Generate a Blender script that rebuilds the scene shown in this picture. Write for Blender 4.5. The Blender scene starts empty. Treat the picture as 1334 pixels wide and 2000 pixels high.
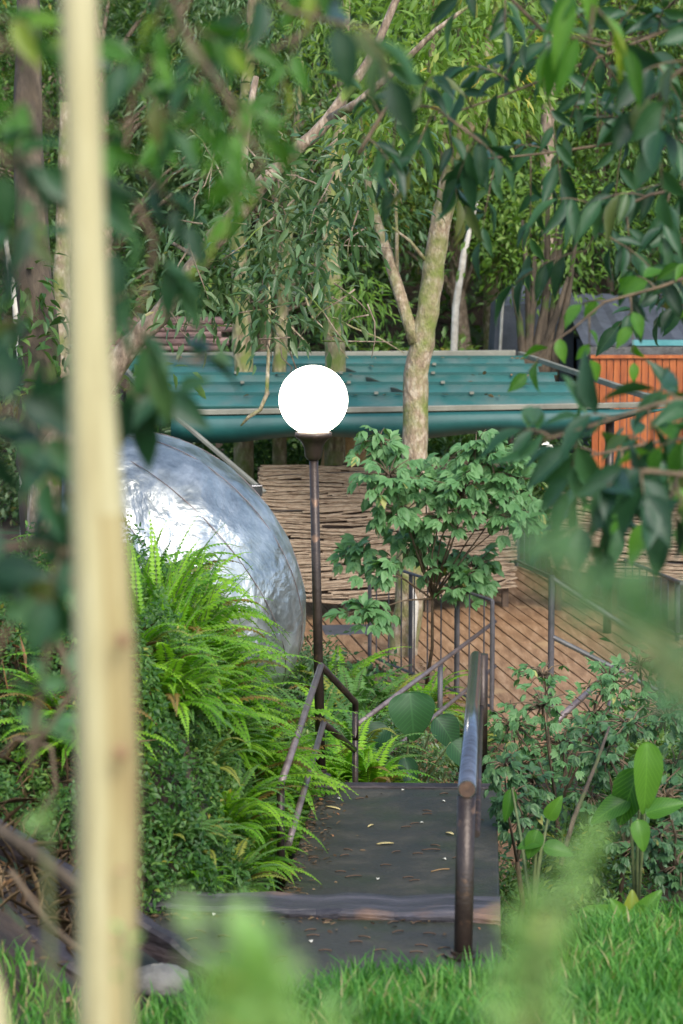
import bpy, math, random
import numpy as np
from mathutils import Vector, Matrix
R = math.radians
rng = np.random.default_rng(7)
random.seed(7)
sc = bpy.context.scene
COL = sc.collection

# ------------------------------------------------------------------ camera
CAMZ, PITCH, FPX = 3.0, math.atan(570 / 4722), 4722.0
cd = bpy.data.cameras.new("camera"); cam = bpy.data.objects.new("camera", cd); COL.objects.link(cam)
cam.location = (0, 0, CAMZ); cam.rotation_euler = (R(90) - PITCH, 0, 0)
cd.sensor_fit = 'VERTICAL'; cd.sensor_height = 36; cd.lens = 85
cd.clip_start = 0.1; cd.clip_end = 400
cd.dof.use_dof = True; cd.dof.focus_distance = 14.5; cd.dof.aperture_fstop = 4.2
sc.camera = cam
# ------------------------------------------------------------------ light
SUN_EL, SUN_AZ = 44, 158          # azimuth measured clockwise from +Y
w = bpy.data.worlds.new("World"); sc.world = w; w.use_nodes = True
nt = w.node_tree; bg = nt.nodes['Background']; bg.inputs[1].default_value = 0.15
sk = nt.nodes.new('ShaderNodeTexSky'); sk.sky_type = 'NISHITA'; sk.sun_disc = False
sk.sun_elevation = R(SUN_EL); sk.sun_rotation = R(SUN_AZ); sk.dust_density = 1.5; sk.air_density = 1.0
nt.links.new(sk.outputs[0], bg.inputs[0])
sd = bpy.data.lights.new("sun", 'SUN'); sun = bpy.data.objects.new("sun", sd); COL.objects.link(sun)
sd.energy = 1.35; sd.angle = R(32); sd.color = (1.0, 0.96, 0.9)
az, el = R(SUN_AZ), R(SUN_EL)
sv = Vector((math.sin(az) * math.cos(el), math.cos(az) * math.cos(el), math.sin(el)))
sun.rotation_euler = sv.to_track_quat('Z', 'Y').to_euler()
sun.location = (0, 0, 30)
sc.view_settings.view_transform = 'Standard'; sc.view_settings.look = 'None'
sc.view_settings.exposure = 1.17; sc.view_settings.gamma = 1
sc.cycles.max_bounces = 7; sc.cycles.diffuse_bounces = 4; sc.cycles.glossy_bounces = 3
sc.cycles.transmission_bounces = 4; sc.cycles.transparent_max_bounces = 4
sc.cycles.use_denoising = True
sc.cycles.sample_clamp_indirect = 6

# ------------------------------------------------------------------ pixel helpers (photo pixels, 1334 x 2000)
cp, sp = math.cos(PITCH), math.sin(PITCH)
def ray(px, py):
    u, v = (px - 667) / FPX, (1000 - py) / FPX
    return np.array([u, cp + v * sp, v * cp - sp])
def at(px, py, Y):
    d = ray(px, py); return np.array([0, 0, CAMZ]) + d * (Y / d[1])
def atz(px, py, z):
    d = ray(px, py); return np.array([0, 0, CAMZ]) + d * ((z - CAMZ) / d[2])

# ------------------------------------------------------------------ object helpers
def tag(o, label=None, cat=None, group=None, kind=None):
    if label: o['label'] = label
    if cat: o['category'] = cat
    if group: o['group'] = group
    if kind: o['kind'] = kind
    return o
def empty(name, loc, label=None, cat=None, group=None):
    o = bpy.data.objects.new(name, None); COL.objects.link(o); o.location = [float(c) for c in loc]
    o.empty_display_size = .2
    return tag(o, label, cat, group)
def link(name, me, mat, parent=None, origin=None):
    o = bpy.data.objects.new(name, me); COL.objects.link(o)
    if mat and not me.materials: me.materials.append(mat)
    if parent is not None:
        o.parent = parent
    return o
def smooth(me, on=True):
    me.polygons.foreach_set('use_smooth', [on and p.loop_total <= 4 for p in me.polygons])

class MB:
    """collects verts and faces in WORLD space; build() subtracts the parent's location"""
    def __init__(s): s.v = []; s.f = []
    def add(s, vs, fs):
        b = len(s.v); s.v += [tuple(map(float, p)) for p in vs]; s.f += [tuple(b + i for i in f) for f in fs]
        return s
    def prism(s, bottom, top):
        n = len(bottom); vs = list(bottom) + list(top)
        fs = [tuple(range(n))[::-1], tuple(range(n, 2 * n))] + [(i, (i + 1) % n, n + (i + 1) % n, n + i) for i in range(n)]
        return s.add(vs, fs)
    def box(s, c, size, rot=0.0, M=None):
        hx, hy, hz = [k / 2 for k in size]
        m = Matrix.Rotation(rot, 3, 'Z') if M is None else M
        vs = []
        for dz in (-hz, hz):
            for dx, dy in ((-hx, -hy), (hx, -hy), (hx, hy), (-hx, hy)):
                vs.append(tuple(Vector(c) + m @ Vector((dx, dy, dz))))
        return s.prism(vs[:4], vs[4:])
    def beam(s, a, b, wd, ht, up=(0, 0, 1)):
        a, b = Vector(a), Vector(b); d = (b - a).normalized(); x = d.cross(Vector(up)).normalized(); z = x.cross(d)
        q = lambda p: [tuple(p + x * sx * wd / 2 + z * sz * ht / 2) for sx, sz in ((-1, -1), (1, -1), (1, 1), (-1, 1))]
        return s.prism(q(a), q(b))
    def tube(s, pts, rad, n=10, jit=0.0, squash=1.0):
        pts = [Vector([float(c) for c in p]) for p in pts]; m = len(pts)
        if not hasattr(rad, '__len__'): rad = [rad] * m
        vs = []; prev = None
        for i, p in enumerate(pts):
            d = (pts[min(i + 1, m - 1)] - pts[max(i - 1, 0)]).normalized()
            if prev is None:
                ref = Vector((1, 0, 0)) if abs(d.x) < .8 else Vector((0, 1, 0))
                x = (ref - d * ref.dot(d)).normalized()
            else:
                x = (prev - d * prev.dot(d)).normalized()
            prev = x; y = d.cross(x)
            for k in range(n):
                a = 2 * math.pi * k / n
                r = rad[i] * (1 + jit * random.uniform(-1, 1))
                vs.append(p + x * math.cos(a) * r + y * math.sin(a) * r * squash)
        fs = [(i * n + k, i * n + (k + 1) % n, (i + 1) * n + (k + 1) % n, (i + 1) * n + k) for i in range(m - 1) for k in range(n)]
        fs += [tuple(range(n))[::-1], tuple((m - 1) * n + k for k in range(n))]
        return s.add(vs, fs)
    def lathe(s, c, prof, n=32):
        vs = []; m = len(prof)
        for r, z in prof:
            for k in range(n):
                a = 2 * math.pi * k / n; vs.append((c[0] + r * math.cos(a), c[1] + r * math.sin(a), c[2] + z))
        fs = [(i * n + k, i * n + (k + 1) % n, (i + 1) * n + (k + 1) % n, (i + 1) * n + k) for i in range(m - 1) for k in range(n)]
        fs += [tuple(range(n))[::-1], tuple((m - 1) * n + k for k in range(n))]
        return s.add(vs, fs)
    def build(s, name, mat, parent=None, sm=False, bevel=0, origin=None):
        off = Vector((0, 0, 0))
        if parent is not None:
            p = parent
            while p is not None: off += p.location; p = p.parent
        elif origin is not None: off = Vector([float(c) for c in origin])
        me = bpy.data.meshes.new(name); me.from_pydata([tuple(Vector(v) - off) for v in s.v], [], s.f); me.update()
        if sm: smooth(me)
        o = link(name, me, mat, parent)
        if parent is None and origin is not None: o.location = off
        if bevel:
            b = o.modifiers.new('bevel', 'BEVEL'); b.width = bevel; b.segments = 2; b.limit_method = 'ANGLE'
        return o

# ------------------------------------------------------------------ leaves in bulk
def leaf_template(kind):
    if kind == 'lo':
        P = np.array([[0, 0, 0], [.45, -.5, .12], [1, 0, -.12], [.45, .5, .12]]); F = [(0, 1, 2), (0, 2, 3)]
        return P, [np.array(F)]
    if kind == 'mid':
        P = np.array([[0, 0, 0], [.3, -.5, .1], [.3, .5, .1], [.68, -.38, .03], [.68, .38, .03], [1, 0, -.2], [.3, 0, 0], [.68, 0, -.05]])
        return P, [np.array([(0, 1, 6), (0, 6, 2), (3, 5, 7), (7, 5, 4)]), np.array([(1, 3, 7, 6), (6, 7, 4, 2)])]
    ts = [0, .06, .18, .34, .52, .7, .86, 1]; ws = [0, .12, .38, .5, .48, .34, .16, 0]
    if kind == 'broad': ws = [0, .3, .48, .52, .46, .34, .18, 0]
    P = [[0, 0, 0]]
    for t, h in list(zip(ts, ws))[1:-1]:
        for sgn in (-1, 0, 1):
            P.append([t, sgn * h, (.18 * abs(sgn) * h * 2 - .22 * t * t) + .02 * math.sin(t * 25) * abs(sgn)])
    P.append([1, 0, -.3]); n = len(ts) - 2; tri = [(0, 1, 2), (0, 2, 3)]; q = []
    for i in range(n - 1):
        b = 1 + 3 * i; q += [(b, b + 3, b + 4, b + 1), (b + 1, b + 4, b + 5, b + 2)]
    b = 1 + 3 * (n - 1); e = len(P) - 1; tri += [(b, e, b + 1), (b + 1, e, b + 2)]
    return np.array(P), [np.array(tri), np.array(q)]
TPL = {k: leaf_template(k) for k in ('lo', 'mid', 'hi', 'broad')}
def nrm(a): return a / np.maximum(np.linalg.norm(a, axis=-1, keepdims=True), 1e-9)

class Leaves:
    def __init__(s, kind='lo'): s.kind = kind; s.pos = []; s.dir = []; s.L = []; s.W = []; s.v = []; s.nr = []
    def add(s, pos, dr, L, W, val=None, nr=None):
        pos = np.atleast_2d(pos); n = len(pos)
        s.pos.append(pos); s.dir.append(np.broadcast_to(dr, (n, 3)))
        s.L.append(np.broadcast_to(L, (n,))); s.W.append(np.broadcast_to(W, (n,)))
        s.v.append(rng.random(n) if val is None else np.broadcast_to(val, (n,)))
        s.nr.append(nrm(rng.normal(size=(n, 3)) * .45 + [0, 0, 1]) if nr is None else np.broadcast_to(nr, (n, 3)))
    def build(s, name, mat, parent=None, sm=True):
        P, FS = TPL[s.kind]; pos = np.concatenate(s.pos); d = nrm(np.concatenate(s.dir)); L = np.concatenate(s.L); W = np.concatenate(s.W)
        up = np.concatenate(s.nr); side = np.cross(up, d)
        bad = np.linalg.norm(side, axis=1) < .15; side[bad] = np.cross(d[bad], [1, .2, 0]); side = nrm(side); n_ = np.cross(d, side)
        if parent is not None:
            off = Vector((0, 0, 0)); p = parent
            while p is not None: off += p.location; p = p.parent
            pos = pos - np.array(off)
        V = (pos[:, None, :] + P[None, :, 0:1] * (d * L[:, None])[:, None, :] + P[None, :, 1:2] * (side * W[:, None])[:, None, :]
             + P[None, :, 2:3] * (n_ * (L * .5 + W * .5)[:, None])[:, None, :])
        N, k = V.shape[:2]; me = bpy.data.meshes.new(name)
        idx = []; starts = []; tot = 0
        for F in FS:
            a = (np.arange(N)[:, None, None] * k + F[None]).reshape(-1, F.shape[1])
            idx.append(a.ravel()); starts.append(tot + np.arange(len(a)) * F.shape[1]); tot += a.size
        me.vertices.add(N * k); me.vertices.foreach_set('co', V.astype(np.float32).ravel())
        me.loops.add(tot); me.loops.foreach_set('vertex_index', np.concatenate(idx).astype(np.int32))
        st = np.concatenate(starts); me.polygons.add(len(st)); me.polygons.foreach_set('loop_start', st.astype(np.int32))
        at_ = me.attributes.new('tint', 'FLOAT', 'POINT'); at_.data.foreach_set('value', np.repeat(np.concatenate(s.v), k).astype(np.float32))
        uv = np.tile(P[:, :2], (N, 1)).astype(np.float32)
        a2 = me.attributes.new('blade', 'FLOAT2', 'POINT'); a2.data.foreach_set('vector', uv.ravel())
        me.update(calc_edges=True); me.validate()
        if sm and s.kind != 'lo': smooth(me)
        return link(name, me, mat, parent)

# ------------------------------------------------------------------ materials
def newmat(name):
    m = bpy.data.materials.new(name); m.use_nodes = True; t = m.node_tree
    return m, t, t.nodes['Principled BSDF'], t.nodes['Material Output']
def ramp(t, stops):
    r = t.nodes.new('ShaderNodeValToRGB'); e = r.color_ramp.elements
    while len(e) < len(stops): e.new(.5)
    for i, (p, c) in enumerate(stops): e[i].position = p; e[i].color = (*c, 1)
    return r
def leafmat(name, dark, mid, light, rough=.42, trans=.3, veins=False, spec=.35, end=None):
    m, t, b, out = newmat(name)
    a = t.nodes.new('ShaderNodeAttribute'); a.attribute_name = 'tint'
    r = ramp(t, [(0, dark), (.5, mid), (.93, light), (1, end or [min(1, light[0] * 1.7 + .04), light[1] * 1.05, light[2] * .8])])
    t.links.new(a.outputs['Fac'], r.inputs[0])
    colr = r.outputs[0]
    if veins:
        u = t.nodes.new('ShaderNodeAttribute'); u.attribute_name = 'blade'
        sx = t.nodes.new('ShaderNodeSeparateXYZ'); t.links.new(u.outputs['Vector'], sx.inputs[0])
        ab = t.nodes.new('ShaderNodeMath'); ab.operation = 'ABSOLUTE'; t.links.new(sx.outputs[1], ab.inputs[0])
        mad = t.nodes.new('ShaderNodeMath'); mad.operation = 'MULTIPLY_ADD'; mad.inputs[1].default_value = -.8
        t.links.new(ab.outputs[0], mad.inputs[0]); t.links.new(sx.outputs[0], mad.inputs[2])
        si = t.nodes.new('ShaderNodeMath'); si.operation = 'SINE'
        mu = t.nodes.new('ShaderNodeMath'); mu.operation = 'MULTIPLY'; mu.inputs[1].default_value = 62
        t.links.new(mad.outputs[0], mu.inputs[0]); t.links.new(mu.outputs[0], si.inputs[0])
        gt = t.nodes.new('ShaderNodeMath'); gt.operation = 'GREATER_THAN'; gt.inputs[1].default_value = .9; t.links.new(si.outputs[0], gt.inputs[0])
        lt = t.nodes.new('ShaderNodeMath'); lt.operation = 'LESS_THAN'; lt.inputs[1].default_value = .02; t.links.new(ab.outputs[0], lt.inputs[0])
        mx = t.nodes.new('ShaderNodeMath'); mx.operation = 'MAXIMUM'; t.links.new(gt.outputs[0], mx.inputs[0]); t.links.new(lt.outputs[0], mx.inputs[1])
        sc_ = t.nodes.new('ShaderNodeMath'); sc_.operation = 'MULTIPLY'; sc_.inputs[1].default_value = .35; t.links.new(mx.outputs[0], sc_.inputs[0])
        mc = t.nodes.new('ShaderNodeMixRGB'); t.links.new(sc_.outputs[0], mc.inputs[0]); t.links.new(colr, mc.inputs[1])
        mc.inputs[2].default_value = (light[0] * 1.7, light[1] * 1.6, light[2] * 1.7, 1); colr = mc.outputs[0]
    t.links.new(colr, b.inputs['Base Color']); b.inputs['Roughness'].default_value = rough
    b.inputs['Specular IOR Level'].default_value = spec
    tr = t.nodes.new('ShaderNodeBsdfTranslucent')
    h = t.nodes.new('ShaderNodeMixRGB'); h.blend_type = 'MULTIPLY'; h.inputs[0].default_value = 1; h.inputs[2].default_value = (1.5, 1.5, .45, 1)
    t.links.new(colr, h.inputs[1]); t.links.new(h.outputs[0], tr.inputs[0])
    mix = t.nodes.new('ShaderNodeMixShader'); mix.inputs[0].default_value = trans
    t.links.new(b.outputs[0], mix.inputs[1]); t.links.new(tr.outputs[0], mix.inputs[2]); t.links.new(mix.outputs[0], out.inputs[0])
    return m
def noisemat(name, stops, scale=6, stretch=(1, 1, 1), rough=.7, metal=0, bump=.3, bscale=30, detail=6, spec=.5, second=None, rstops=None, dist=.02):
    """procedural surface: a noise through a colour ramp, an optional second noise mixed on top (stops threshold, colour, scale)"""
    m, t, b, out = newmat(name)
    tc = t.nodes.new('ShaderNodeTexCoord'); mp = t.nodes.new('ShaderNodeMapping'); mp.inputs['Scale'].default_value = stretch
    t.links.new(tc.outputs['Object'], mp.inputs[0])
    n = t.nodes.new('ShaderNodeTexNoise'); n.inputs['Scale'].default_value = scale; n.inputs['Detail'].default_value = detail; n.inputs['Roughness'].default_value = .62
    t.links.new(mp.outputs[0], n.inputs[0]); r = ramp(t, stops); t.links.new(n.outputs['Fac'], r.inputs[0]); c = r.outputs[0]
    if second:
        lo, hi, colr, s2 = second
        n2 = t.nodes.new('ShaderNodeTexNoise'); n2.inputs['Scale'].default_value = s2; n2.inputs['Detail'].default_value = 5
        t.links.new(tc.outputs['Object'], n2.inputs[0]); r2 = ramp(t, [(lo, (0, 0, 0)), (hi, (1, 1, 1))]); t.links.new(n2.outputs['Fac'], r2.inputs[0])
        mx = t.nodes.new('ShaderNodeMixRGB'); t.links.new(r2.outputs[0], mx.inputs[0]); t.links.new(c, mx.inputs[1]); mx.inputs[2].default_value = (*colr, 1); c = mx.outputs[0]
    t.links.new(c, b.inputs['Base Color']); b.inputs['Roughness'].default_value = rough; b.inputs['Metallic'].default_value = metal
    b.inputs['Specular IOR Level'].default_value = spec
    if rstops:
        r3 = ramp(t, [(rstops[0], (rstops[1],) * 3), (rstops[2], (rstops[3],) * 3)]); t.links.new(n.outputs['Fac'], r3.inputs[0]); t.links.new(r3.outputs[0], b.inputs['Roughness'])
    if bump:
        n3 = t.nodes.new('ShaderNodeTexNoise'); n3.inputs['Scale'].default_value = bscale; n3.inputs['Detail'].default_value = 5; t.links.new(mp.outputs[0], n3.inputs[0])
        bp = t.nodes.new('ShaderNodeBump'); bp.inputs['Strength'].default_value = bump; bp.inputs['Distance'].default_value = dist
        t.links.new(n3.outputs['Fac'], bp.inputs['Height']); t.links.new(bp.outputs[0], b.inputs['Normal'])
    return m

M = {}
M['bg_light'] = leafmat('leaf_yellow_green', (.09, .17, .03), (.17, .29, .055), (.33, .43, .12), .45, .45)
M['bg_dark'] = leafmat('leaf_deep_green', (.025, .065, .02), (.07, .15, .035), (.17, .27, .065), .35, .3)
M['bg_blue'] = leafmat('leaf_blue_green', (.035, .085, .03), (.085, .16, .06), (.21, .28, .14), .3, .3)
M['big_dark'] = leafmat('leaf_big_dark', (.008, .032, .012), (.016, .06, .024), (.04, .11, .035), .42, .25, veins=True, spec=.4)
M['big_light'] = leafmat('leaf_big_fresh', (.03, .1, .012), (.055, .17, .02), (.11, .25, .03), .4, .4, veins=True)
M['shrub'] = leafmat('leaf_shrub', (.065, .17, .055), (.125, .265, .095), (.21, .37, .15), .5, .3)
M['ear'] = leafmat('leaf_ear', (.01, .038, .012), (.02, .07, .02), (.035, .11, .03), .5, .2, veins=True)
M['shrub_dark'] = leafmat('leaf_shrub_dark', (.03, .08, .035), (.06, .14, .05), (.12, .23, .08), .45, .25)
M['fern'] = leafmat('leaf_fern', (.05, .16, .006), (.12, .31, .012), (.26, .48, .03), .45, .4, end=(.26, .17, .05))
M['fern_deep'] = leafmat('leaf_fern_deep', (.04, .12, .03), (.08, .19, .04), (.13, .27, .06), .45, .3)
M['cover'] = leafmat('leaf_ground_cover', (.025, .08, .014), (.065, .155, .026), (.16, .27, .055), .45, .25)
M['grass'] = leafmat('grass_blades', (.03, .12, .015), (.08, .25, .035), (.19, .4, .07), .5, .35, end=(.42, .36, .17))
M['blur'] = leafmat('leaf_pale_fresh', (.22, .38, .12), (.32, .5, .18), (.42, .6, .24), .5, .45)
M['blur_blue'] = leafmat('leaf_soft_blue_green', (.08, .18, .08), (.12, .24, .1), (.17, .31, .13), .5, .35)
M['dry'] = leafmat('leaf_dry', (.06, .035, .018), (.12, .075, .035), (.24, .16, .08), .7, .15)

M['soil'] = noisemat('soil', [(.3, (.018, .012, .008)), (.5, (.045, .028, .017)), (.7, (.09, .06, .035))], 5, bump=.8, bscale=22, rough=.95, second=(.5, .62, (.03, .06, .02), 2.5))
M['earth'] = noisemat('orange_earth', [(.3, (.2, .105, .05)), (.55, (.31, .17, .085)), (.75, (.42, .25, .13))], 5, bump=.5, bscale=18, rough=.9)
M['bark'] = noisemat('bark', [(.32, (.12, .085, .055)), (.5, (.25, .18, .12)), (.68, (.45, .36, .26))], 24, (1, 1, .4), rough=.85, bump=1, bscale=40, second=(.54, .62, (.13, .19, .03), 4))
M['bark_pale'] = noisemat('bark_pale', [(.3, (.17, .12, .07)), (.5, (.33, .24, .15)), (.7, (.6, .5, .36))], 22, (1, 1, .5), rough=.85, bump=1, bscale=40, second=(.42, .68, (.17, .2, .04), 5))
M['bark_moss'] = noisemat('bark_moss', [(.3, (.13, .09, .05)), (.5, (.25, .2, .11)), (.7, (.48, .4, .24))], 22, (1, 1, .4), rough=.9, bump=.9, bscale=28, second=(.4, .62, (.15, .18, .04), 5))
M['bark_dark'] = noisemat('bark_dark', [(.3, (.03, .022, .014)), (.5, (.075, .055, .035)), (.7, (.15, .11, .07))], 9, (1, 1, .3), rough=.9, bump=.9, bscale=20, second=(.56, .66, (.06, .09, .02), 3))
M['twig'] = noisemat('twig', [(.3, (.06, .04, .025)), (.6, (.16, .11, .06))], 12, rough=.8)
M['twig_green'] = noisemat('green_stem', [(.3, (.06, .1, .03)), (.6, (.15, .17, .06))], 12, rough=.7)
M['pole'] = noisemat('peeled_pole', [(.3, (.33, .275, .135)), (.5, (.44, .39, .2)), (.7, (.52, .47, .27))], 12, (3, 3, .35), rough=.75, bump=.15, bscale=20, second=(.66, .76, (.4, .24, .09), 7))
M['pole_ochre'] = noisemat('peeled_pole_ochre', [(.3, (.27, .19, .075)), (.5, (.37, .3, .13)), (.7, (.44, .37, .18))], 12, (3, 3, .35), rough=.75, bump=.15, bscale=20, second=(.64, .72, (.2, .1, .04), 9))
M['concrete'] = noisemat('wet_concrete', [(.3, (.022, .021, .013)), (.5, (.038, .035, .023)), (.68, (.075, .066, .045))], 5, detail=12, rough=.6, bump=.5, bscale=60, second=(.5, .66, (.026, .034, .012), 2.6), rstops=(.35, .5, .65, .8), dist=.008)
M['timber'] = noisemat('weathered_timber', [(.3, (.016, .014, .016)), (.5, (.042, .037, .04)), (.72, (.12, .105, .108))], 7, (.25, 3, 3), rough=.5, bump=.6, bscale=22, second=(.58, .68, (.2, .115, .07), 2.6), rstops=(.35, .35, .65, .6))
M['timber_dark'] = noisemat('dark_timber', [(.3, (.012, .01, .01)), (.5, (.03, .022, .022)), (.72, (.085, .06, .055))], 7, (.6, .6, 2), rough=.6, bump=.6, bscale=22)
M['steel'] = noisemat('painted_steel', [(.35, (.03, .02, .016)), (.6, (.055, .038, .028))], 9, rough=.38, bump=.12, bscale=60, metal=.35, second=(.6, .7, (.16, .09, .05), 12))
M['steel_worn'] = noisemat('worn_steel', [(.35, (.16, .12, .11)), (.6, (.27, .21, .19))], 9, rough=.4, bump=.1, bscale=60, metal=.5)
M['steel_shiny'] = noisemat('polished_steel', [(.35, (.17, .165, .165)), (.6, (.3, .3, .31))], 14, rough=.22, bump=.05, bscale=40, metal=.85)
M['rust'] = noisemat('rusty_cut', [(.3, (.05, .028, .018)), (.6, (.12, .065, .035))], 30, rough=.8)
M['rail_dark'] = noisemat('thin_rail', [(.35, (.06, .055, .055)), (.6, (.11, .1, .1))], 9, rough=.5, bump=0)
M['alu'] = noisemat('beam_aluminium', [(.3, (.17, .16, .12)), (.6, (.27, .26, .2))], 3, rough=.55, bump=.1, metal=.2)
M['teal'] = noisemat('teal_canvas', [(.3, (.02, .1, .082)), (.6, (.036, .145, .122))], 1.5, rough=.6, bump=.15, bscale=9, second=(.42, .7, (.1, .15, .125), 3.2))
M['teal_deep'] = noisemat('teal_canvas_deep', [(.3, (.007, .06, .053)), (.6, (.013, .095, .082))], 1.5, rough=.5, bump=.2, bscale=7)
M['deck'] = noisemat('deck_boards', [(.28, (.17, .09, .042)), (.5, (.31, .175, .085)), (.72, (.47, .3, .17))], 5, (3, .45, 3), rough=.6, bump=.3, bscale=20, second=(.6, .7, (.42, .27, .13), 1.6))
M['deck_dark'] = noisemat('deck_frame', [(.3, (.06, .04, .03)), (.6, (.12, .08, .05))], 4, rough=.8)
M['reed'] = noisemat('reed_sticks', [(.28, (.11, .065, .035)), (.43, (.34, .235, .15)), (.58, (.52, .4, .27)), (.75, (.7, .58, .43))], 9, (.22, 4, 22), rough=.8, bump=.4, bscale=20, detail=8)
M['reed_back'] = noisemat('reed_backing', [(.3, (.03, .02, .015)), (.6, (.07, .045, .03))], 6, rough=.9)
M['orange'] = noisemat('orange_slats', [(.3, (.22, .05, .01)), (.5, (.36, .09, .018)), (.7, (.5, .15, .035))], 3, (4, 4, .5), rough=.5, bump=.2)
M['slate'] = noisemat('grey_roof', [(.3, (.04, .045, .055)), (.6, (.08, .085, .1))], 3, rough=.6, bump=.3, bscale=8)
M['canvas_grey'] = noisemat('grey_canvas', [(.3, (.05, .055, .06)), (.6, (.09, .095, .105))], 3, rough=.8)
M['fascia'] = noisemat('turquoise_fascia', [(.3, (.05, .22, .22)), (.6, (.1, .3, .3))], 3, rough=.5)
M['clay'] = noisemat('ochre_clay', [(.3, (.36, .2, .075)), (.6, (.5, .3, .12))], 5, rough=.8)
M['logs'] = noisemat('stacked_log_bark', [(.3, (.07, .04, .035)), (.5, (.17, .1, .085)), (.7, (.34, .23, .19))], 7, (.5, 2, 2), rough=.9, bump=.6)
M['table'] = noisemat('mauve_brown_top', [(.3, (.17, .11, .105)), (.6, (.25, .17, .16))], 5, rough=.45)
M['litter'] = noisemat('brown_needles', [(.3, (.1, .055, .03)), (.6, (.17, .1, .055))], 9, rough=.8)
M['stone'] = noisemat('grey_stone', [(.3, (.09, .085, .07)), (.6, (.19, .18, .15))], 9, rough=.9, bump=.5)
M['white_wood'] = noisemat('peeled_white_wood', [(.3, (.42, .36, .27)), (.6, (.66, .6, .5))], 9, rough=.8)
M['petal'] = noisemat('pale_petal', [(.3, (.6, .55, .4)), (.6, (.8, .76, .62))], 5, rough=.7)
M['yellow_leaf'] = noisemat('yellow_leaf', [(.3, (.55, .4, .12)), (.6, (.72, .58, .26))], 9, rough=.7)
# crinkled silver skin
M['silver'], t, b, _ = newmat('crinkled_silver')
b.inputs['Metallic'].default_value = .8
tc = t.nodes.new('ShaderNodeTexCoord')
n1 = t.nodes.new('ShaderNodeTexNoise'); n1.inputs['Scale'].default_value = 2.2; n1.inputs['Detail'].default_value = 5; n1.inputs['Distortion'].default_value = .5
n2 = t.nodes.new('ShaderNodeTexNoise'); n2.inputs['Scale'].default_value = 3.5; n2.inputs['Detail'].default_value = 8; n2.inputs['Roughness'].default_value = .7
vo = t.nodes.new('ShaderNodeTexVoronoi'); vo.inputs['Scale'].default_value = 5.5; vo.feature = 'SMOOTH_F1'; vo.inputs['Smoothness'].default_value = .35
mpv = t.nodes.new('ShaderNodeMixRGB'); mpv.inputs[0].default_value = .3; t.links.new(tc.outputs['Object'], mpv.inputs[1]); t.links.new(n1.outputs['Color'], mpv.inputs[2]); t.links.new(mpv.outputs[0], vo.inputs['Vector'])
for q in (n1, n2): t.links.new(tc.outputs['Object'], q.inputs[0])
rr = ramp(t, [(.35, (.28,) * 3), (.65, (.5,) * 3)]); t.links.new(n2.outputs['Fac'], rr.inputs[0]); t.links.new(rr.outputs[0], b.inputs['Roughness'])
rc = ramp(t, [(.34, (.24, .26, .25)), (.5, (.43, .45, .43)), (.66, (.64, .65, .62))]); t.links.new(n2.outputs['Fac'], rc.inputs[0]); t.links.new(rc.outputs[0], b.inputs['Base Color'])
bp = t.nodes.new('ShaderNodeBump'); bp.inputs['Strength'].default_value = .35; bp.inputs['Distance'].default_value = .05
bp2 = t.nodes.new('ShaderNodeBump'); bp2.inputs['Strength'].default_value = 1.0; bp2.inputs['Distance'].default_value = .09
t.links.new(vo.outputs['Distance'], bp.inputs['Height']); t.links.new(n1.outputs['Fac'], bp2.inputs['Height']); t.links.new(bp.outputs[0], bp2.inputs['Normal']); t.links.new(bp2.outputs[0], b.inputs['Normal'])
# lit globe
M['globe'], t, b, _ = newmat('lit_opal_globe')
b.inputs['Base Color'].default_value = (.9, .88, .84, 1); b.inputs['Roughness'].default_value = .3
b.inputs['Emission Color'].default_value = (1, .9, .74, 1); b.inputs['Emission Strength'].default_value = 5

# ------------------------------------------------------------------ ground
def sst(a, b, x):
    t = np.clip((x - a) / (b - a), 0, 1); return t * t * (3 - 2 * t)
def G(x, y):
    x = np.asarray(x, float); y = np.asarray(y, float)
    near = 1.42 - .13 * y - .05 * sst(-.2, -1.2, x)                       # lawn falls away from the viewer: .38 at y=8
    near = np.where(y < 0, 1.42 - .05 * y, near) + .45 * sst(-.75, -1.5, x) * sst(6, 8, y)
    stair = sst(.95, .75, x) * sst(-.95, -.75, x) * sst(8.18, 8.36, y + .35 * sst(.1, -.2, x))
    near = near - stair * .3
    right = near * (1 - sst(9.2, 11.0, y)) + (-.95) * sst(9.2, 11.0, y)
    # bank on the left, beside the landing
    slope = sst(-.26, -.85, x + .035 * (y - 11))
    bank = -.15 + 1.12 * slope + .35 * sst(-1.4, -4, x)
    bank = bank * (1 - sst(12.6, 14.6, y)) + (-.95) * sst(12.6, 14.6, y)
    bs = sst(9.25, 10.5, y + .25 * np.sin(x * 5)); left = near * (1 - bs) + bank * bs
    m = sst(-.1, -.32, x)
    z = left * m + right * (1 - m)
    z = np.where((y > 9.4) & (x > -.4) & (x < .85) & (y < 13.5), np.minimum(z, -.12), z)
    z = z + .25 * sst(2, 5, x) * sst(10, 14, y)
    z = z + sst(33, 62, y) * 11 + sst(6, 22, np.abs(x)) * sst(8, 20, y) * 4
    return z + .03 * np.sin(x * 3.1 + y * 1.3) * np.cos(y * 2.3) + .02 * np.sin(x * 9 + 1) * np.sin(y * 7)
gx = np.unique(np.concatenate([np.linspace(-45, -5, 21), np.arange(-5, 6, .12), np.linspace(6, 45, 21)]))
gy = np.unique(np.concatenate([np.linspace(-15, 3, 10), np.arange(3, 16, .13), np.arange(16, 34, .5), np.linspace(34, 120, 30)]))
X, Y = np.meshgrid(gx, gy); Z = G(X, Y)
nx, ny = len(gx), len(gy); V = np.stack([X, Y, Z], -1).reshape(-1, 3)
F = [(j * nx + i, j * nx + i + 1, (j + 1) * nx + i + 1, (j + 1) * nx + i) for j in range(ny - 1) for i in range(nx - 1)]
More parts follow.
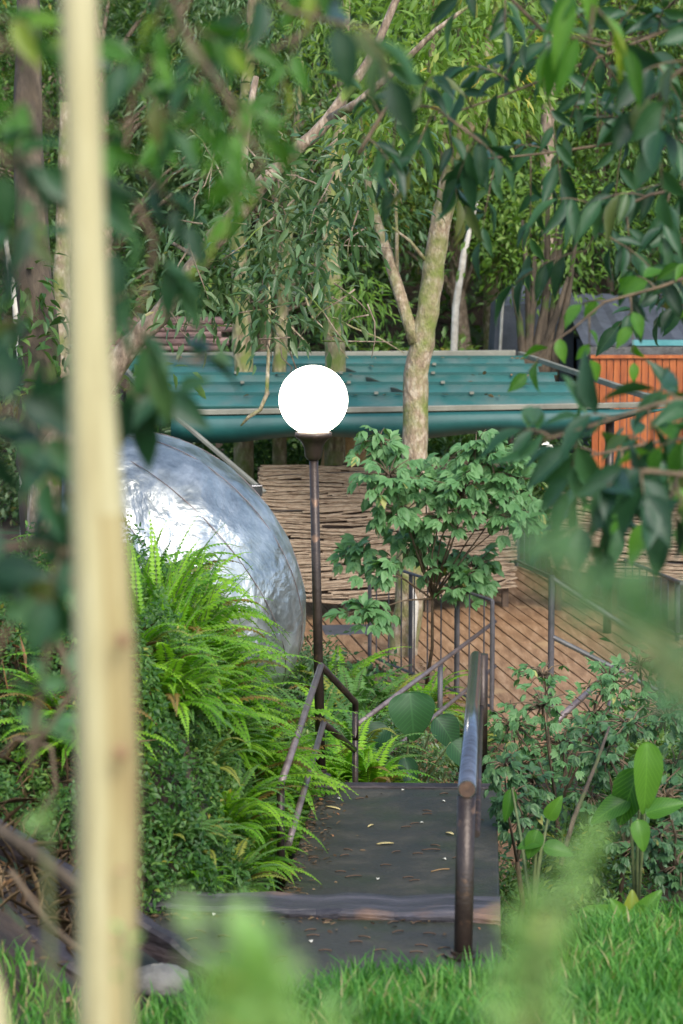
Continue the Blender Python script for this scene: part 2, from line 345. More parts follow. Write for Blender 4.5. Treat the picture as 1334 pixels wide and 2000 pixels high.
me = bpy.data.meshes.new('ground'); me.from_pydata(V.tolist(), [], F); smooth(me)
tag(link('ground', me, M['soil']), kind='structure')

# orange-brown earth path beyond the landing, down to the deck
pp = [(-.3, 13.6), (1.05, 13.6), (1.25, 15), (1.3, 17.2), (2.2, 19), (2.4, 20.4), (.2, 20.4), (.3, 18), (.05, 15.5)]
mb = MB(); mb.prism([(x, y, -1.15) for x, y in pp], [(x, y, -.86) for x, y in pp])
tag(mb.build('path', M['earth'], origin=(0, 17, -1)), kind='structure')

# ------------------------------------------------------------------ steps
st = empty('staircase', atz(700, 1780, .25), 'dark wet concrete steps with a weathered timber edge at the top of the descent', 'steps')
def poly(pts, z0, z1): return [(p[0], p[1], z0) for p in pts], [(p[0], p[1], z1) for p in pts]
a, b_, c, d = atz(622, 1527, 0), atz(969, 1530, 0), atz(976, 1740, 0), atz(552, 1740, 0)
c = c + (c - b_) * .5; d = d + (d - a) * .5
lx = [a, b_, c, d]
MB().prism(*poly(lx[::-1], -.3, 0)).build('landing', M['concrete'], st, bevel=.012)
e = atz(615, 1527, .012); f_ = atz(972, 1530, .012)
dirv = nrm(f_ - e); back = np.array([dirv[1], -dirv[0], 0])
MB().prism(*poly([e, e + back * .09, f_ + back * .09, f_], -.28, .014)).build('nosing', M['timber_dark'], st, bevel=.01)
t1, t2, t3, t4 = atz(268, 1762, .25), atz(974, 1775, .25), atz(985, 1960, .25), atz(150, 1960, .25)
MB().prism(*poly([t4, t3, t2, t1], -.02, .25)).build('upper_step', M['concrete'], st, bevel=.012)
# sleeper, a slightly irregular timber
s0, s1, s2, s3 = atz(290, 1738, .285), atz(977, 1747, .285), atz(977, 1788, .285), atz(262, 1766, .285)
mb = MB(); n = 14; vs = []
for i in range(n + 1):
    k = i / n; p = s3 * (1 - k) + s2 * k; q = s0 * (1 - k) + s1 * k
    j = .008 * math.sin(i * 2.1); z = .285 + .006 * math.sin(i * 1.7)
    for (pt, zz, dy) in ((p, .10, 0), (p, z - .015, j), (p, z, j + .018), (q, z, -j - .018), (q, z - .015, -j), (q, .10, 0)):
        vs.append((pt[0], pt[1] + dy, zz))
fs = [(i * 6 + k, i * 6 + (k + 1) % 6, (i + 1) * 6 + (k + 1) % 6, (i + 1) * 6 + k) for i in range(n) for k in range(6)] + [tuple(range(6))[::-1], tuple(n * 6 + k for k in range(6))]
mb.add(vs, fs); mb.build('timber_edge', M['timber'], st)

def timber(p, q, wd, ht, label, name='timber_beam', mat='timber_dark'):
    p, q = Vector(p), Vector(q); d = (q - p); L = d.length; d.normalize(); x = d.cross(Vector((0, 0, 1))).normalized(); z = x.cross(d)
    mb = MB(); n = 12; vs = []; prof = [(-.5, -.5), (-.5, .3), (-.36, .46), (.3, .5), (.5, .36), (.5, -.5)]
    for i in range(n + 1):
        c = p + d * L * i / n + x * .008 * math.sin(i * 1.9) + z * .006 * math.sin(i * 2.7)
        k = 1 + .06 * math.sin(i * 3.3)
        vs += [c + x * u * wd * k + z * v * ht * k for u, v in prof]
    m = len(prof)
    fs = [(i * m + k, i * m + (k + 1) % m, (i + 1) * m + (k + 1) % m, (i + 1) * m + k) for i in range(n) for k in range(m)] + [tuple(range(m))[::-1], tuple(n * m + k for k in range(m))]
    mb.add(vs, fs); o = mb.build(name, M[mat], origin=p); return tag(o, label, 'timber')
timber(at(-60, 1590, 9.05), at(418, 1912, 8.5), .075, .1, 'long dark timber crossing behind the pale pole at lower left')
timber(at(-60, 1765, 8.45), at(250, 1975, 8.05), .11, .12, 'lower and darker of the two diagonal timbers in the bottom left corner')
# ------------------------------------------------------------------ handrails
def pipe(mb, pts, r, n=14): mb.tube(pts, r, n); return mb
# right: thick round rail
p0, p1 = at(911, 1540, float(atz(905, 1868, .25)[1])), at(930, 1283, 13.3)
hr = empty('handrail', (p0[0], p0[1], .1), 'thick round steel handrail with a shiny top on the right of the steps', 'handrail')
MB().tube([(p0[0] - .012, p0[1], .02), (p0[0], p0[1], p0[2] - .025)], .035, 20).build('post', M['steel'], hr, sm=True)
MB().lathe((p0[0] - .01, p0[1], .254), [(.07, 0), (.07, .008), (.045, .01), (.045, .02)], 20).build('base_flange', M['steel'], hr)
MB().tube([p0 + [0, -.034, .0045], p0 + [0, -.029, .004]], .03, 20).build('end_cap', M['rust'], hr)
MB().tube([p0 + [0, -.03, .004], p0 * .5 + p1 * .5, p1], .034, 22).build('rail', M['steel_shiny'], hr, sm=True)
MB().tube([(p1[0] + .035, p1[1] - .02, -.1), (p1[0] + .035, p1[1] - .02, p1[2] + .02)], .03, 16).build('post', M['steel'], hr, sm=True)
q0, q1 = p0 + [.045, 0.1, -.2], p1 + [.03, 0, -.28]
MB().tube([q0, q1], .014, 10).build('lower_rail', M['steel'], hr, sm=True)
# left rail: post, two sloping rails to the lamp, then turning down right
A0 = at(548, 1533, 10.9); A1 = at(627, 1300, 12.75)
hl = empty('handrail', (A0[0], A0[1], 0), 'thin brown handrail of two pipes running into the ferns left of the landing', 'handrail')
MB().tube([(A0[0], A0[1], -.1), A0], .019, 12).build('post', M['steel'], hl, sm=True)
MB().tube([A0, A1], .0175, 12).build('top_rail', M['steel_worn'], hl, sm=True)
MB().tube([at(563, 1650, 10.95), at(632, 1412, 12.75)], .0165, 12).build('lower_rail', M['steel_worn'], hl, sm=True)
B1 = at(694, 1372, 13.9)
MB().tube([A1, B1, at(694, 1445, 13.9)], .019, 12).build('end_rail', M['steel'], hl, sm=True)
MB().tube([at(632, 1412, 12.75), at(692, 1464, 13.9)], .019, 12).build('end_rail', M['steel'], hl, sm=True)
MB().tube([(B1[0], B1[1], -.9), (B1[0], B1[1], B1[2] - .05)], .018, 12).build('post', M['steel'], hl, sm=True)
# middle: long inclined pipes over the lower flight
hm = empty('handrail', (at(862, 1300, 17.6)[0], 17.6, -.9), 'two long parallel inclined pipes of the lower flight rising from the broad leaves', 'handrail')
MB().tube([at(698, 1415, 15), at(967, 1214, 19.4)], .0165, 12).build('top_rail', M['steel_worn'], hm, sm=True)
MB().tube([at(755, 1475, 15.2), at(967, 1302, 19.4)], .015, 12).build('lower_rail', M['steel_worn'], hm, sm=True)
c = at(860, 1294, 17.6); MB().tube([(c[0], 17.6, -.95), c], .02, 12).build('post', M['rail_dark'], hm, sm=True)
c = at(962, 1205, 19.3); MB().tube([(c[0], 19.3, -.95), c], .02, 12).build('post', M['rail_dark'], hm, sm=True)

# ------------------------------------------------------------------ lamp
LB = atz(627, 1520, 0); LY = LB[1]; lamp = empty('globe_lamp', LB, 'lit round white globe lamp on a slim dark post beside the landing', 'lamp')
top = at(612, 852, LY); gc = at(612, 781, LY); r = 67.5 / FPX * math.hypot(LY, .96)
MB().tube([LB, LB * .5 + top * .5, top + [0, 0, -.05]], [.027, .025, .024], 18).build('post', M['steel'], lamp, sm=True)
MB().lathe(LB, [(.055, 0), (.055, .02), (.03, .03), (.03, .05)], 20).build('base_flange', M['steel'], lamp, sm=False, bevel=.003)
MB().lathe(gc + [0, 0, -r], [(.026, -.14), (.045, -.12), (.05, -.07), (.06, -.05), (.075, -.03), (.1, -.012), (.098, .012), (.06, .016)], 28).build('fitter', M['steel'], lamp, sm=True)
prof = [(max(.002, r * math.sin(R(a))), -r * math.cos(R(a))) for a in np.linspace(1, 179, 40)]
MB().lathe(gc, prof, 48).build('globe', M['globe'], lamp, sm=True)

# ------------------------------------------------------------------ deck
DZ = -.85
dz = lambda px, py: atz(px, py, DZ)
corner = [dz(540, 1176), dz(985, 1091), dz(1420, 1290), dz(1330, 1400), dz(950, 1425), dz(880, 1352), dz(700, 1292), dz(560, 1285)]
deck = empty('deck', (1, 22, DZ), 'brown wooden deck with long boards under the teal awning', 'deck')
# boards clipped to the polygon (rows along the direction (-.15, 1))
bd = nrm(np.array([-.15, 1.0])); bn = np.array([bd[1], -bd[0]])
P2 = np.array([c[:2] for c in corner])
mb = MB(); step = .145; s_all = P2 @ bn
def inter(s):
    out = []
    for i in range(len(P2)):
        p, q = P2[i], P2[(i + 1) % len(P2)]; sp_, sq = p @ bn, q @ bn
        if (sp_ - s) * (sq - s) < 0: k = (s - sp_) / (sq - sp_); out.append(float((p + (q - p) * k) @ bd))
    return sorted(out)
s = s_all.min() + .02
while s < s_all.max() - step:
    a1, a2 = inter(s + .004), inter(s + step - .014)
    for k in range(0, min(len(a1), len(a2)) - 1, 2):
        u0, v0, u1, v1 = a1[k], a2[k], a1[k + 1], a2[k + 1]
        js = [0] + ([random.uniform(.3, .7)] if u1 - u0 > 3 else []) + [1]
        for h in range(len(js) - 1):
            dzv = random.uniform(-.003, .003)
            g = .004
            quad = []
            for (tt, sgn) in ((js[h], 1), (js[h + 1], -1)):
                quad.append((u0 + (u1 - u0) * tt + g * sgn, v0 + (v1 - v0) * tt + g * sgn))
            (ua, va), (ub, vb) = quad
            pts = [bn * (s + .004) + bd * ua, bn * (s + step - .014) + bd * va, bn * (s + step - .014) + bd * vb, bn * (s + .004) + bd * ub]
            mb.prism([(p[0], p[1], DZ - .03) for p in pts], [(p[0], p[1], DZ + dzv) for p in pts])
    s += step
mb.build('boards', M['deck'], deck)
cc = P2.mean(0); P3 = cc + (P2 - cc) * .985
MB().prism([(p[0], p[1], DZ - .2) for p in P3][::-1], [(p[0], p[1], DZ - .034) for p in P3][::-1]).build('frame', M['deck_dark'], deck)
for (px, py) in ((720, 1290), (950, 1415), (1300, 1395), (600, 1280)):
    p = dz(px, py); MB().box((p[0], p[1] + .25, DZ - .6), (.12, .12, .8)).build('leg', M['deck_dark'], deck)

# near railing of the deck
nr = empty('railing', dz(848, 1345), 'dark thin barred railing along the near edge of the deck', 'railing')
ends = [dz(722, 1298), dz(960, 1400)]
H = .92
pos = [('post', 722), ('post', 895), ('post', 960)]
tA, tB = ends[0] + [0, 0, H], ends[1] + [0, 0, H]
posts = [ends[0] + (ends[1] - ends[0]) * k for k in (0, .36, .74, 1)]
for k, p in enumerate(posts): MB().tube([p + [0, 0, -.1], p + [0, 0, H]], .017, 8).build('post', M['rail_dark'], nr)
MB().tube([tA, tB], .013, 8).build('top_rail', M['rail_dark'], nr)
MB().tube([ends[0] + [0, 0, .08], ends[1] + [0, 0, .08]], .012, 8).build('bottom_rail', M['rail_dark'], nr)
for k in np.linspace(.06, .94, 9):
    p = ends[0] + (ends[1] - ends[0]) * k; MB().tube([p + [0, 0, .08], p + [0, 0, H]], .006, 6).build('baluster', M['rail_dark'], nr)
# right railing: along the far right side of the deck
rr_ = empty('railing', dz(1075, 1140), 'thin barred railing along the far right side of the deck', 'railing')
ends = [dz(1003, 1102), dz(1330, 1255)]
for k in (0.02, .3, .62, .98):
    p = ends[0] + (ends[1] - ends[0]) * k; MB().tube([p + [0, 0, -.1], p + [0, 0, .55]], .024, 8).build('post', M['rail_dark'], rr_)
MB().tube([ends[0] + [0, 0, .55], ends[1] + [0, 0, .55]], .02, 8).build('top_rail', M['rail_dark'], rr_)
MB().tube([ends[0] + [0, 0, .06], ends[1] + [0, 0, .06]], .016, 8).build('bottom_rail', M['alu'], rr_)
for k in np.linspace(.04, .97, 26):
    p = ends[0] + (ends[1] - ends[0]) * k; MB().tube([p + [0, 0, .06], p + [0, 0, .55]], .006, 6).build('baluster', M['rail_dark'], rr_)
# near right post with falling rail
nr2 = empty('railing', dz(1075, 1395), 'dark post with a falling rail at the right front corner of the deck', 'railing')
p = dz(1075, 1395); MB().tube([p + [0, 0, -.1], p + [0, 0, 1.1]], .025, 10).build('post', M['rail_dark'], nr2)
q = dz(1290, 1400); MB().tube([q + [0, 0, -.1], q + [0, 0, .55]], .025, 10).build('post', M['rail_dark'], nr2)
MB().tube([p + [0, 0, .62], q + [0, 0, .2]], .02, 8).build('lower_rail', M['rail_dark'], nr2)
MB().tube([p + [0, 0, 1.08], q + [0, 0, .53]], .02, 8).build('top_rail', M['rail_dark'], nr2)
# inclined pale pipe amid right-hand shrubs
hp = empty('handrail', at(1080, 1410, 15), 'short inclined pale pipe poking out of the right-hand shrubs', 'handrail')
MB().tube([at(1078, 1416, 14.6), at(1205, 1300, 16)], .02, 10).build('rail', M['steel_worn'], hp, sm=True)
c = at(1192, 1312, 15.8); MB().tube([(c[0], c[1], -.9), c], .02, 10).build('post', M['rail_dark'], hp, sm=True)

# ------------------------------------------------------------------ reed screens
def reeds(name, a, b, z0, z1, parent, seed):
    a, b = np.array(a[:2]), np.array(b[:2]); L = np.linalg.norm(b - a); d = (b - a) / L; nn = np.array([d[1], -d[0]])
    rg = random.Random(seed); mb = MB(); z = z0
    P = lambda u, off, zz: (a[0] + d[0] * u + nn[0] * off, a[1] + d[1] * u + nn[1] * off, zz)
    while z < z1:
        u = rg.uniform(-.5, 0) - .05
        while u < L:
            l = rg.uniform(.5, 1.5); u0, u1 = max(u, -rg.uniform(0, .05)), min(u + l, L + rg.uniform(0, .05))
            if u1 > u0 + .05:
                k = 5; sl = rg.uniform(-.06, .045); off = rg.uniform(0, .035); rr = rg.uniform(.0045, .013); ph = rg.uniform(0, 6)
                mb.tube([P(u0 + (u1 - u0) * i / k, off + .003 * math.sin(ph + i), z - .035 * math.sin(math.pi * (u0 + (u1 - u0) * i / k) / L) + .012 * math.sin((u0 + (u1 - u0) * i / k) * 5 + z * 9) + rg.uniform(-.004, .004) + sl * i / k + .004 * math.sin(ph + i * 1.3)) for i in range(k + 1)], rr, 5)
            u += l * rg.uniform(.8, 1.0)
        z += rg.uniform(.007, .015)
    mb.build('reed_panel', M['reed'], parent)
def screen(a, b, bands, label, seed, frame=True):
    o = empty('reed_screen', (a[0], a[1], DZ), label, 'screen')
    a, b = np.array(a), np.array(b)
    for i, (z0, z1) in enumerate(bands): reeds('reed', a, b, z0, z1, o, seed + i)
    d = nrm((b - a)[:2]); nn = np.array([-d[1], d[0]]) * .03
    zt, zb = bands[-1][1] - .04, bands[0][0] + .02
    q = [(a[0] + nn[0], a[1] + nn[1]), (b[0] + nn[0], b[1] + nn[1]), (b[0] + nn[0] * 1.4, b[1] + nn[1] * 1.4), (a[0] + nn[0] * 1.4, a[1] + nn[1] * 1.4)]
    MB().prism([(x, y, zb) for x, y in q], [(x, y, zt) for x, y in q]).build('backing', M['reed_back'], o)
    for k in (0.01, .34, .67, .99):
        p = a + (b - a) * k; MB().box((p[0] + nn[0] * 3, p[1] + nn[1] * 3, (DZ + zt) / 2 - .02), (.06, .06, zt - DZ + .06)).build('post', M['deck_dark'], o)
    for z in [bb[0] + .12 for bb in bands] + [bands[-1][1] - .1]:
        MB().tube([np.array([a[0] - nn[0] * .5, a[1] - nn[1] * .5 - .012, z]), np.array([b[0] - nn[0] * .5, b[1] - nn[1] * .5 - .012, z - .01])], .0035, 5).build('binding_wire', M['rail_dark'], o)
    return o
sa, sb = at(512, 1176, 22.85), at(1000, 1120, 23.9)
zt = at(515, 908, sa[1])[2]; zm = at(560, 1026, sa[1])[2]
screen(sa, sb, [(sa[2], zm - .012), (zm + .012, zt)], 'long brown reed screen behind the lamp post and the shrub', 11)
sa2, sb2 = at(1082, 1108, 23.7), at(1420, 1125, 23.0)
screen((sa2[0], sa2[1]), (sb2[0], sb2[1]), [(sa2[2], at(1090, 958, 23.7)[2])], 'shorter pale reed screen at right beneath the orange slats', 31)

# ------------------------------------------------------------------ awning (retractable teal canopy)
FY, BY = 22.3, 29.8
FZ = at(600, 803, FY)[2]; BZ = at(600, 694, BY)[2]
aw = empty('awning', (.6, 25, DZ), 'teal folded fabric awning on metal beams over the deck', 'awning')
fl, fr = at(335, 806, FY), at(1300, 790, FY); bl, br = at(225, 697, BY), at(1007, 691, BY)
MB().beam(fl, fr, .07, .05).build('front_beam', M['alu'], aw, bevel=.006)
MB().beam(bl, br, .08, .09).build('rear_beam', M['alu'], aw, bevel=.006)
MB().beam(br + [.05, .02, 0], fr + [-.02, .08, .02], .06, .055).build('side_beam', M['alu'], aw, bevel=.006)
MB().beam(bl + [-.05, .02, 0], fl + [-.06, .08, .02], .06, .055).build('side_beam', M['alu'], aw, bevel=.006)
mbm = MB(); mbm.beam(at(672, 722, 27.5), at(792, 772, 24.2), .04, .05); mbm.build('cross_bar', M['steel'], aw)
MB().beam(at(345, 815, 22), at(517, 962, 21.4), .045, .03).build('strut', M['alu'], aw, bevel=.004)
MB().box(at(500, 958, 21.3), (.1, .08, .1), .3).build('bracket', M['steel_shiny'], aw, bevel=.006)
for p in (fl + [.15, .1, 0], fr + [-.5, .1, 0], br + [-.05, 0, 0], bl + [.1, 0, 0]):
    MB().tube([(p[0], p[1], DZ - .02), (p[0], p[1], p[2] - .05)], .04, 10).build('post', M['steel'], aw, sm=True)
# fabric with folds
ribs = [FY + .06, 23.6, 24.9, 26.2, 27.5, 28.8, BY - .05]; NX = 40
vs = []; rows = 0
for i in range(len(ribs) - 1):
    for k in range(10):
        u = k / 10; y = ribs[i] + (ribs[i + 1] - ribs[i]) * u; kk = (y - FY) / (BY - FY)
        zl = FZ + (BZ - FZ) * kk + .045
        drop = .17 * (math.sin(math.pi * u) ** .6) if u > 0 else 0
        xl = (fl[0] + .05) + (bl[0] - fl[0]) * kk; xr = at(1195, 788, FY)[0] + (br[0] - .03 - at(1195, 788, FY)[0]) * kk
        for j in range(NX + 1):
            s_ = j / NX; edge = min(s_, 1 - s_)
            wv = .02 * math.sin(j * 1.1 + i * 2) * math.sin(math.pi * u)
            vs.append((xl + (xr - xl) * s_, y, zl - drop * (1 - .25 * math.exp(-edge * 30)) + wv))
        rows += 1
fs = [(r_ * (NX + 1) + j, r_ * (NX + 1) + j + 1, (r_ + 1) * (NX + 1) + j + 1, (r_ + 1) * (NX + 1) + j) for r_ in range(rows - 1) for j in range(NX)]
mb = MB(); mb.add(vs, fs); o = mb.build('fabric', M['teal'], aw, sm=True)
sol = o.modifiers.new('solid', 'SOLIDIFY'); sol.thickness = .006
for i, y in enumerate(ribs[1:-1]):
    kk = (y - FY) / (BY - FY); zl = FZ + (BZ - FZ) * kk + .05
    xl = (fl[0] + .0) + (bl[0] - fl[0]) * kk; xr = at(1200, 788, FY)[0] + (br[0] - at(1195, 788, FY)[0]) * kk
    MB().beam((xl, y, zl), (xr, y, zl), .03, .03).build('rib', M['teal_deep'], aw)
    for xx in (.25, .5, .72):
        MB().box((xl + (xr - xl) * (xx + .03 * math.sin(i * 5)), y - .02, zl + .012), (.04, .05, .025)).build('clip', M['alu'], aw)
# bellied front valance
vs = []; K = 12
for k in range(K + 1):
    a = math.pi * k / K
    for j in range(NX + 1):
        s_ = j / NX; dr = .23 * min(1, (1 - s_) * 4 + .05) * (1 + .12 * math.sin(s_ * 17)); p = fl + (fr - fl) * s_
        vs.append((p[0], p[1] - .075 + .11 * (1 - math.cos(a)) * .5 * 1.4 - .09 * math.sin(a), p[2] - .035 - dr * math.sin(a * .5)))
fs = [(r_ * (NX + 1) + j, r_ * (NX + 1) + j + 1, (r_ + 1) * (NX + 1) + j + 1, (r_ + 1) * (NX + 1) + j) for r_ in range(K) for j in range(NX)]
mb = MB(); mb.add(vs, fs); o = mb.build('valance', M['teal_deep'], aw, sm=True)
sol = o.modifiers.new('solid', 'SOLIDIFY'); sol.thickness = .006

# ------------------------------------------------------------------ things under and behind the awning
tb = empty('table', (at(935, 1010, 24.5)[0], 24.5, DZ), 'mauve brown table top showing between the shrub leaves', 'table')
tx = at(935, 1012, 24.5); tzz = tx[2]
MB().box((tx[0], 24.5, tzz), (.62, .9, .04), .25).build('tabletop', M['table'], tb, bevel=.008)
for sx in (-.24, .24):
    for sy in (-.35, .35): MB().box((tx[0] + sx, 24.5 + sy, (tzz + DZ) / 2 - .02), (.05, .05, tzz - DZ - .04)).build('leg', M['deck_dark'], tb)
pc = at(678, 893, 26.8)
pt = empty('clay_pot', (pc[0], 27.2, DZ), 'ochre rounded clay urn just under the awning edge', 'pot')
MB().lathe((pc[0], 27.2, DZ), [(.14, 0), (.2, .2), (.28, .7), (.3, 1.1), (.24, 1.42), (.17, 1.52), (.19, 1.62), (.15, 1.63), (.14, 1.5)], 24).build('body', M['clay'], pt, sm=True)
MB().lathe((pc[0], 27.2, DZ), [(.2, 1.6), (.21, 1.62), (.21, 1.65), (.2, 1.66)], 24).build('rim', M['clay'], pt, sm=True)
# teal box under deck edge at left
bx = at(683, 1245, 22.6)
cb = empty('storage_box', (bx[0], 22.6, DZ), 'low grey and teal box at the left end of the deck', 'box')
MB().box((bx[0], 22.6, bx[2] - .05), (.48, .5, .15), .1).build('body', M['teal_deep'], cb, bevel=.01)
MB().box((bx[0], 22.6, bx[2] + .055), (.52, .54, .05), .1).build('lid', M['canvas_grey'], cb, bevel=.01)

# orange slatted fence
of = empty('slatted_fence', (at(1250, 900, 27)[0], 27, -.9), 'orange stained vertical slat fence at the right edge', 'fence')
x0, x1 = at(1158, 700, 27)[0], at(1500, 700, 27)[0]; z1 = at(1158, 700, 27)[2]; z0 = at(1158, 925, 27)[2]
mb = MB(); x = x0
while x < x1:
    mb.box((x + .035, 27 + random.uniform(-.004, .004), (z0 + z1) / 2 + random.uniform(-.01, .01)), (.068, .025, z1 - z0)); x += .078
mb.build('slats', M['orange'], of)
MB().box(((x0 + x1) / 2, 27.04, z1 - .12), (x1 - x0, .05, .08)).build('rail', M['orange'], of)
MB().box(((x0 + x1) / 2, 27.04, z0 + .12), (x1 - x0, .05, .08)).build('rail', M['orange'], of)
MB().box(((x0 + x1) / 2, 27.0, z1 + .02), (x1 - x0 + .06, .09, .035)).build('cap', M['orange'], of)
for xx in (x0 + .05, (x0 + x1) / 2, x1 - .05): MB().box((xx, 27.09, (z1 - 1) / 2), (.09, .09, z1 + 1)).build('post', M['deck_dark'], of)
# grey roofed hut behind
hx0, hx1 = at(1128, 600, 31)[0], at(1128, 600, 31)[0] + 5
e1, e2 = at(1140, 672, 30.2), at(1160, 575, 33.5)
hut = empty('hut', (hx0 + 2.5, 32, -.9), 'hut with a bluish grey sheet roof behind the orange fence', 'hut')
mb = MB(); vsr = []
n = 60
for i in range(n + 1):
    x = hx0 + (hx1 - hx0) * i / n; zz = .02 * math.sin(i * 1.9)
    vsr += [(x, e1[1], e1[2] + zz), (x, e2[1], e2[2] + zz)]
mb.add(vsr, [(2 * i, 2 * i + 2, 2 * i + 3, 2 * i + 1) for i in range(n)]); o = mb.build('roof', M['slate'], hut); o.modifiers.new('solid', 'SOLIDIFY').thickness = .03
MB().box(((hx0 + hx1) / 2, 32, (e1[2] - 1.0) / 2 - .05), (hx1 - hx0 - .3, 2.6, e1[2] + 1.0)).build('wall', M['canvas_grey'], hut)
MB().box(((hx0 + hx1) / 2 + .3, e1[1] - .08, e1[2] + .02), (hx1 - hx0 - .6, .05, .07)).build('fascia', M['fascia'], hut)
MB().box(((hx0 + hx1) / 2, e1[1] - .06, e1[2] - .09), (hx1 - hx0, .06, .12)).build('gutter', M['steel_shiny'], hut)
# grey tent
tn = at(985, 690, 33); tent = empty('tent', (tn[0], 33, -.9), 'grey canvas tent side showing left of the clustered dark stems', 'tent')
tz = at(985, 575, 33)[2]
x_ = tn[0]
MB().add([(x_ - .28, 32.4, -1), (x_ + .9, 32.4, -1), (x_ + .9, 34, -1), (x_ - .28, 34, -1), (x_ - .14, 32.6, tz - .15), (x_ + .9, 32.6, tz - .05), (x_ + .9, 33.8, tz - .05), (x_ - .14, 33.8, tz - .15), (x_ + .1, 33.2, tz + .12), (x_ + .9, 33.2, tz + .12)],
         [(0, 1, 5, 4), (1, 2, 6, 9, 5), (2, 3, 7, 6), (3, 0, 4, 8, 7), (4, 5, 9, 8), (8, 9, 6, 7)]).build('canvas', M['canvas_grey'], tent)
MB().tube([(x_ - .2, 32.35, -1), (x_ - .06, 32.5, tz - .05)], .02, 8).build('pole', M['white_wood'], tent)
# stacked logs at upper left
lg = empty('log_stack', (at(340, 680, 31.5)[0], 31.5, -.9), 'brown stacked log wall above the left end of the awning', 'logs')
zb, ztp = at(340, 720, 31.5)[2], at(340, 622, 31.5)[2]; x0 = at(200, 650, 31.5)[0]; x1 = at(445, 650, 31.5)[0]; z = zb; mb = MB(); row = 0
while z < ztp + .03:
    mb.tube([(x0 + random.uniform(-.1, .1), 31.5 + random.uniform(-.03, .03), z), ((x0 + x1) / 2, 31.5, z + random.uniform(-.01, .01)), (x1 + random.uniform(-.1, .08), 31.5, z)], random.uniform(.04, .06), 9, .05); z += .088
mb.build('logs', M['logs'], lg)
for xx in (x0 + .1, x1 - .12): MB().box((xx, 31.6, (ztp - 1) / 2), (.1, .1, ztp + 1)).build('post', M['bark_dark'], lg)

# ------------------------------------------------------------------ silver dome
DY = 16.6
dc = at(330, 1122, DY); A_, B_, D_ = 312 / FPX * DY, 236 / FPX * DY, .95
dome = empty('silver_dome', (dc[0], DY, -.95), 'dull crinkled silver egg shaped shell sloping down behind the ferns', 'dome')
RM = Matrix.Rotation(R(50), 3, 'Y')       # long axis tilts down to the right
def ell(th, ph, k=1.0):
    """th: 0..180 from the upper left pole of the long axis, ph round it"""
    q = Vector((-A_ * math.cos(th) * k, D_ * math.sin(th) * math.sin(ph) * k, B_ * math.sin(th) * math.cos(ph) * k))
    rq = RM @ q; return (dc[0] + rq.x, DY + rq.y, dc[2] + rq.z)
mb = MB(); n, m_ = 48, 64; vs = [ell(R(.5 + 179 * i / n), 2 * math.pi * j / m_, 1 + .006 * math.sin(i * 1.3 + j * .9) + .006 * math.sin(j * 2.1 - i * .7)) for i in range(n + 1) for j in range(m_)]
mb.add(vs, [(i * m_ + j, i * m_ + (j + 1) % m_, (i + 1) * m_ + (j + 1) % m_, (i + 1) * m_ + j) for i in range(n) for j in range(m_)] + [tuple(range(m_))[::-1], tuple(n * m_ + j for j in range(m_))])
mb.build('shell', M['silver'], dome, sm=True)
for k in range(12):
    MB().tube([ell(R(t_), R(30 * k + 10), 1.004) for t_ in np.linspace(4, 176, 30)], .0035, 5).build('seam', M['steel_worn'], dome, sm=True)
MB().lathe((dc[0] + .1, DY, -1.1), [(.45, 0), (.45, 1.1), (.4, 1.2)], 24).build('base', M['canvas_grey'], dome)

# ------------------------------------------------------------------ foreground peeled pole
def px_poly(pts, Y): return [at(x, y, Y) for x, y in pts]
lv = [(-80, 112, 186), (0, 117, 190), (250, 126, 200), (500, 131, 208), (750, 134, 222), (1000, 138, 245), (1250, 144, 263), (1500, 149, 271), (1750, 150, 270), (2000, 152, 266), (2100, 152, 264)]
fp = empty('wooden_pole', at(200, 2100, 2.42), 'tall pale yellow peeled wooden pole close up at left', 'pole')
mb = MB(); vs = []; m = 18
def build_pole(lv, Y, par, name, extra):
    mb = MB(); vs = []
    rows = []
    for (y, l, r_) in lv:
        a, b = at(l, y, Y), at(r_, y, Y); c = (a + b) / 2; hw = np.linalg.norm(b - a) / 2
        k = min(1, max(0, (y - 650) / 400))
        rows.append((c, hw, k))
    c, hw, k = rows[-1]
    for i in range(1, 5): rows.append((c + np.array([0, 0, -.3 * i]), hw, k))
    for (c, hw, k) in rows:
        for j in range(m):
            a = 2 * math.pi * j / m; rr = 1.0
            # groove a little right of centre on the viewer's side
            da = math.atan2(math.sin(a - R(285)), math.cos(a - R(285)))
            rr -= .5 * k * math.exp(-(da / .17) ** 2)
            vs.append((c[0] + hw * rr * math.cos(a), c[1] + hw * rr * math.sin(a), c[2]))
    n = len(rows)
    fs = [(i * m + j, (i + 1) * m + j, (i + 1) * m + (j + 1) % m, i * m + (j + 1) % m) for i in range(n - 1) for j in range(m)] + [tuple(range(m)), tuple((n - 1) * m + j for j in range(m))[::-1]]
    mb.add(vs, fs); o = mb.build(name, M['pole'], par, sm=True); o.data.materials.append(M['pole_ochre'])
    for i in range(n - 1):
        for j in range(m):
            if i >= 5 and 285 <= 360 * (j + .5) / m <= 350: o.data.polygons[i * m + j].material_index = 1  # darker ochre on the faces right of the groove, lower part only
    return o
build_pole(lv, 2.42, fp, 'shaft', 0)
for (x, y) in ((236, 1470), (240, 1250), (233, 1830), (238, 1700)):
    MB().box(at(x, y, 2.375), (.012, .006, .004 if y > 1600 else .014)).build('knot', M['deck'], fp, sm=True, bevel=.002)
fp2 = empty('wooden_stake', at(-6, 2100, 2.4), 'tip of a yellow wooden stake in the bottom left corner', 'stake')
MB().tube([at(-25, 1870, 2.4), at(-14, 1950, 2.4), at(-6, 2100, 2.4), at(-4, 2100, 2.4) + [0, 0, -1.1]], [.006, .014, .016, .016], 12).build('shaft', M['pole'], fp2, sm=True)

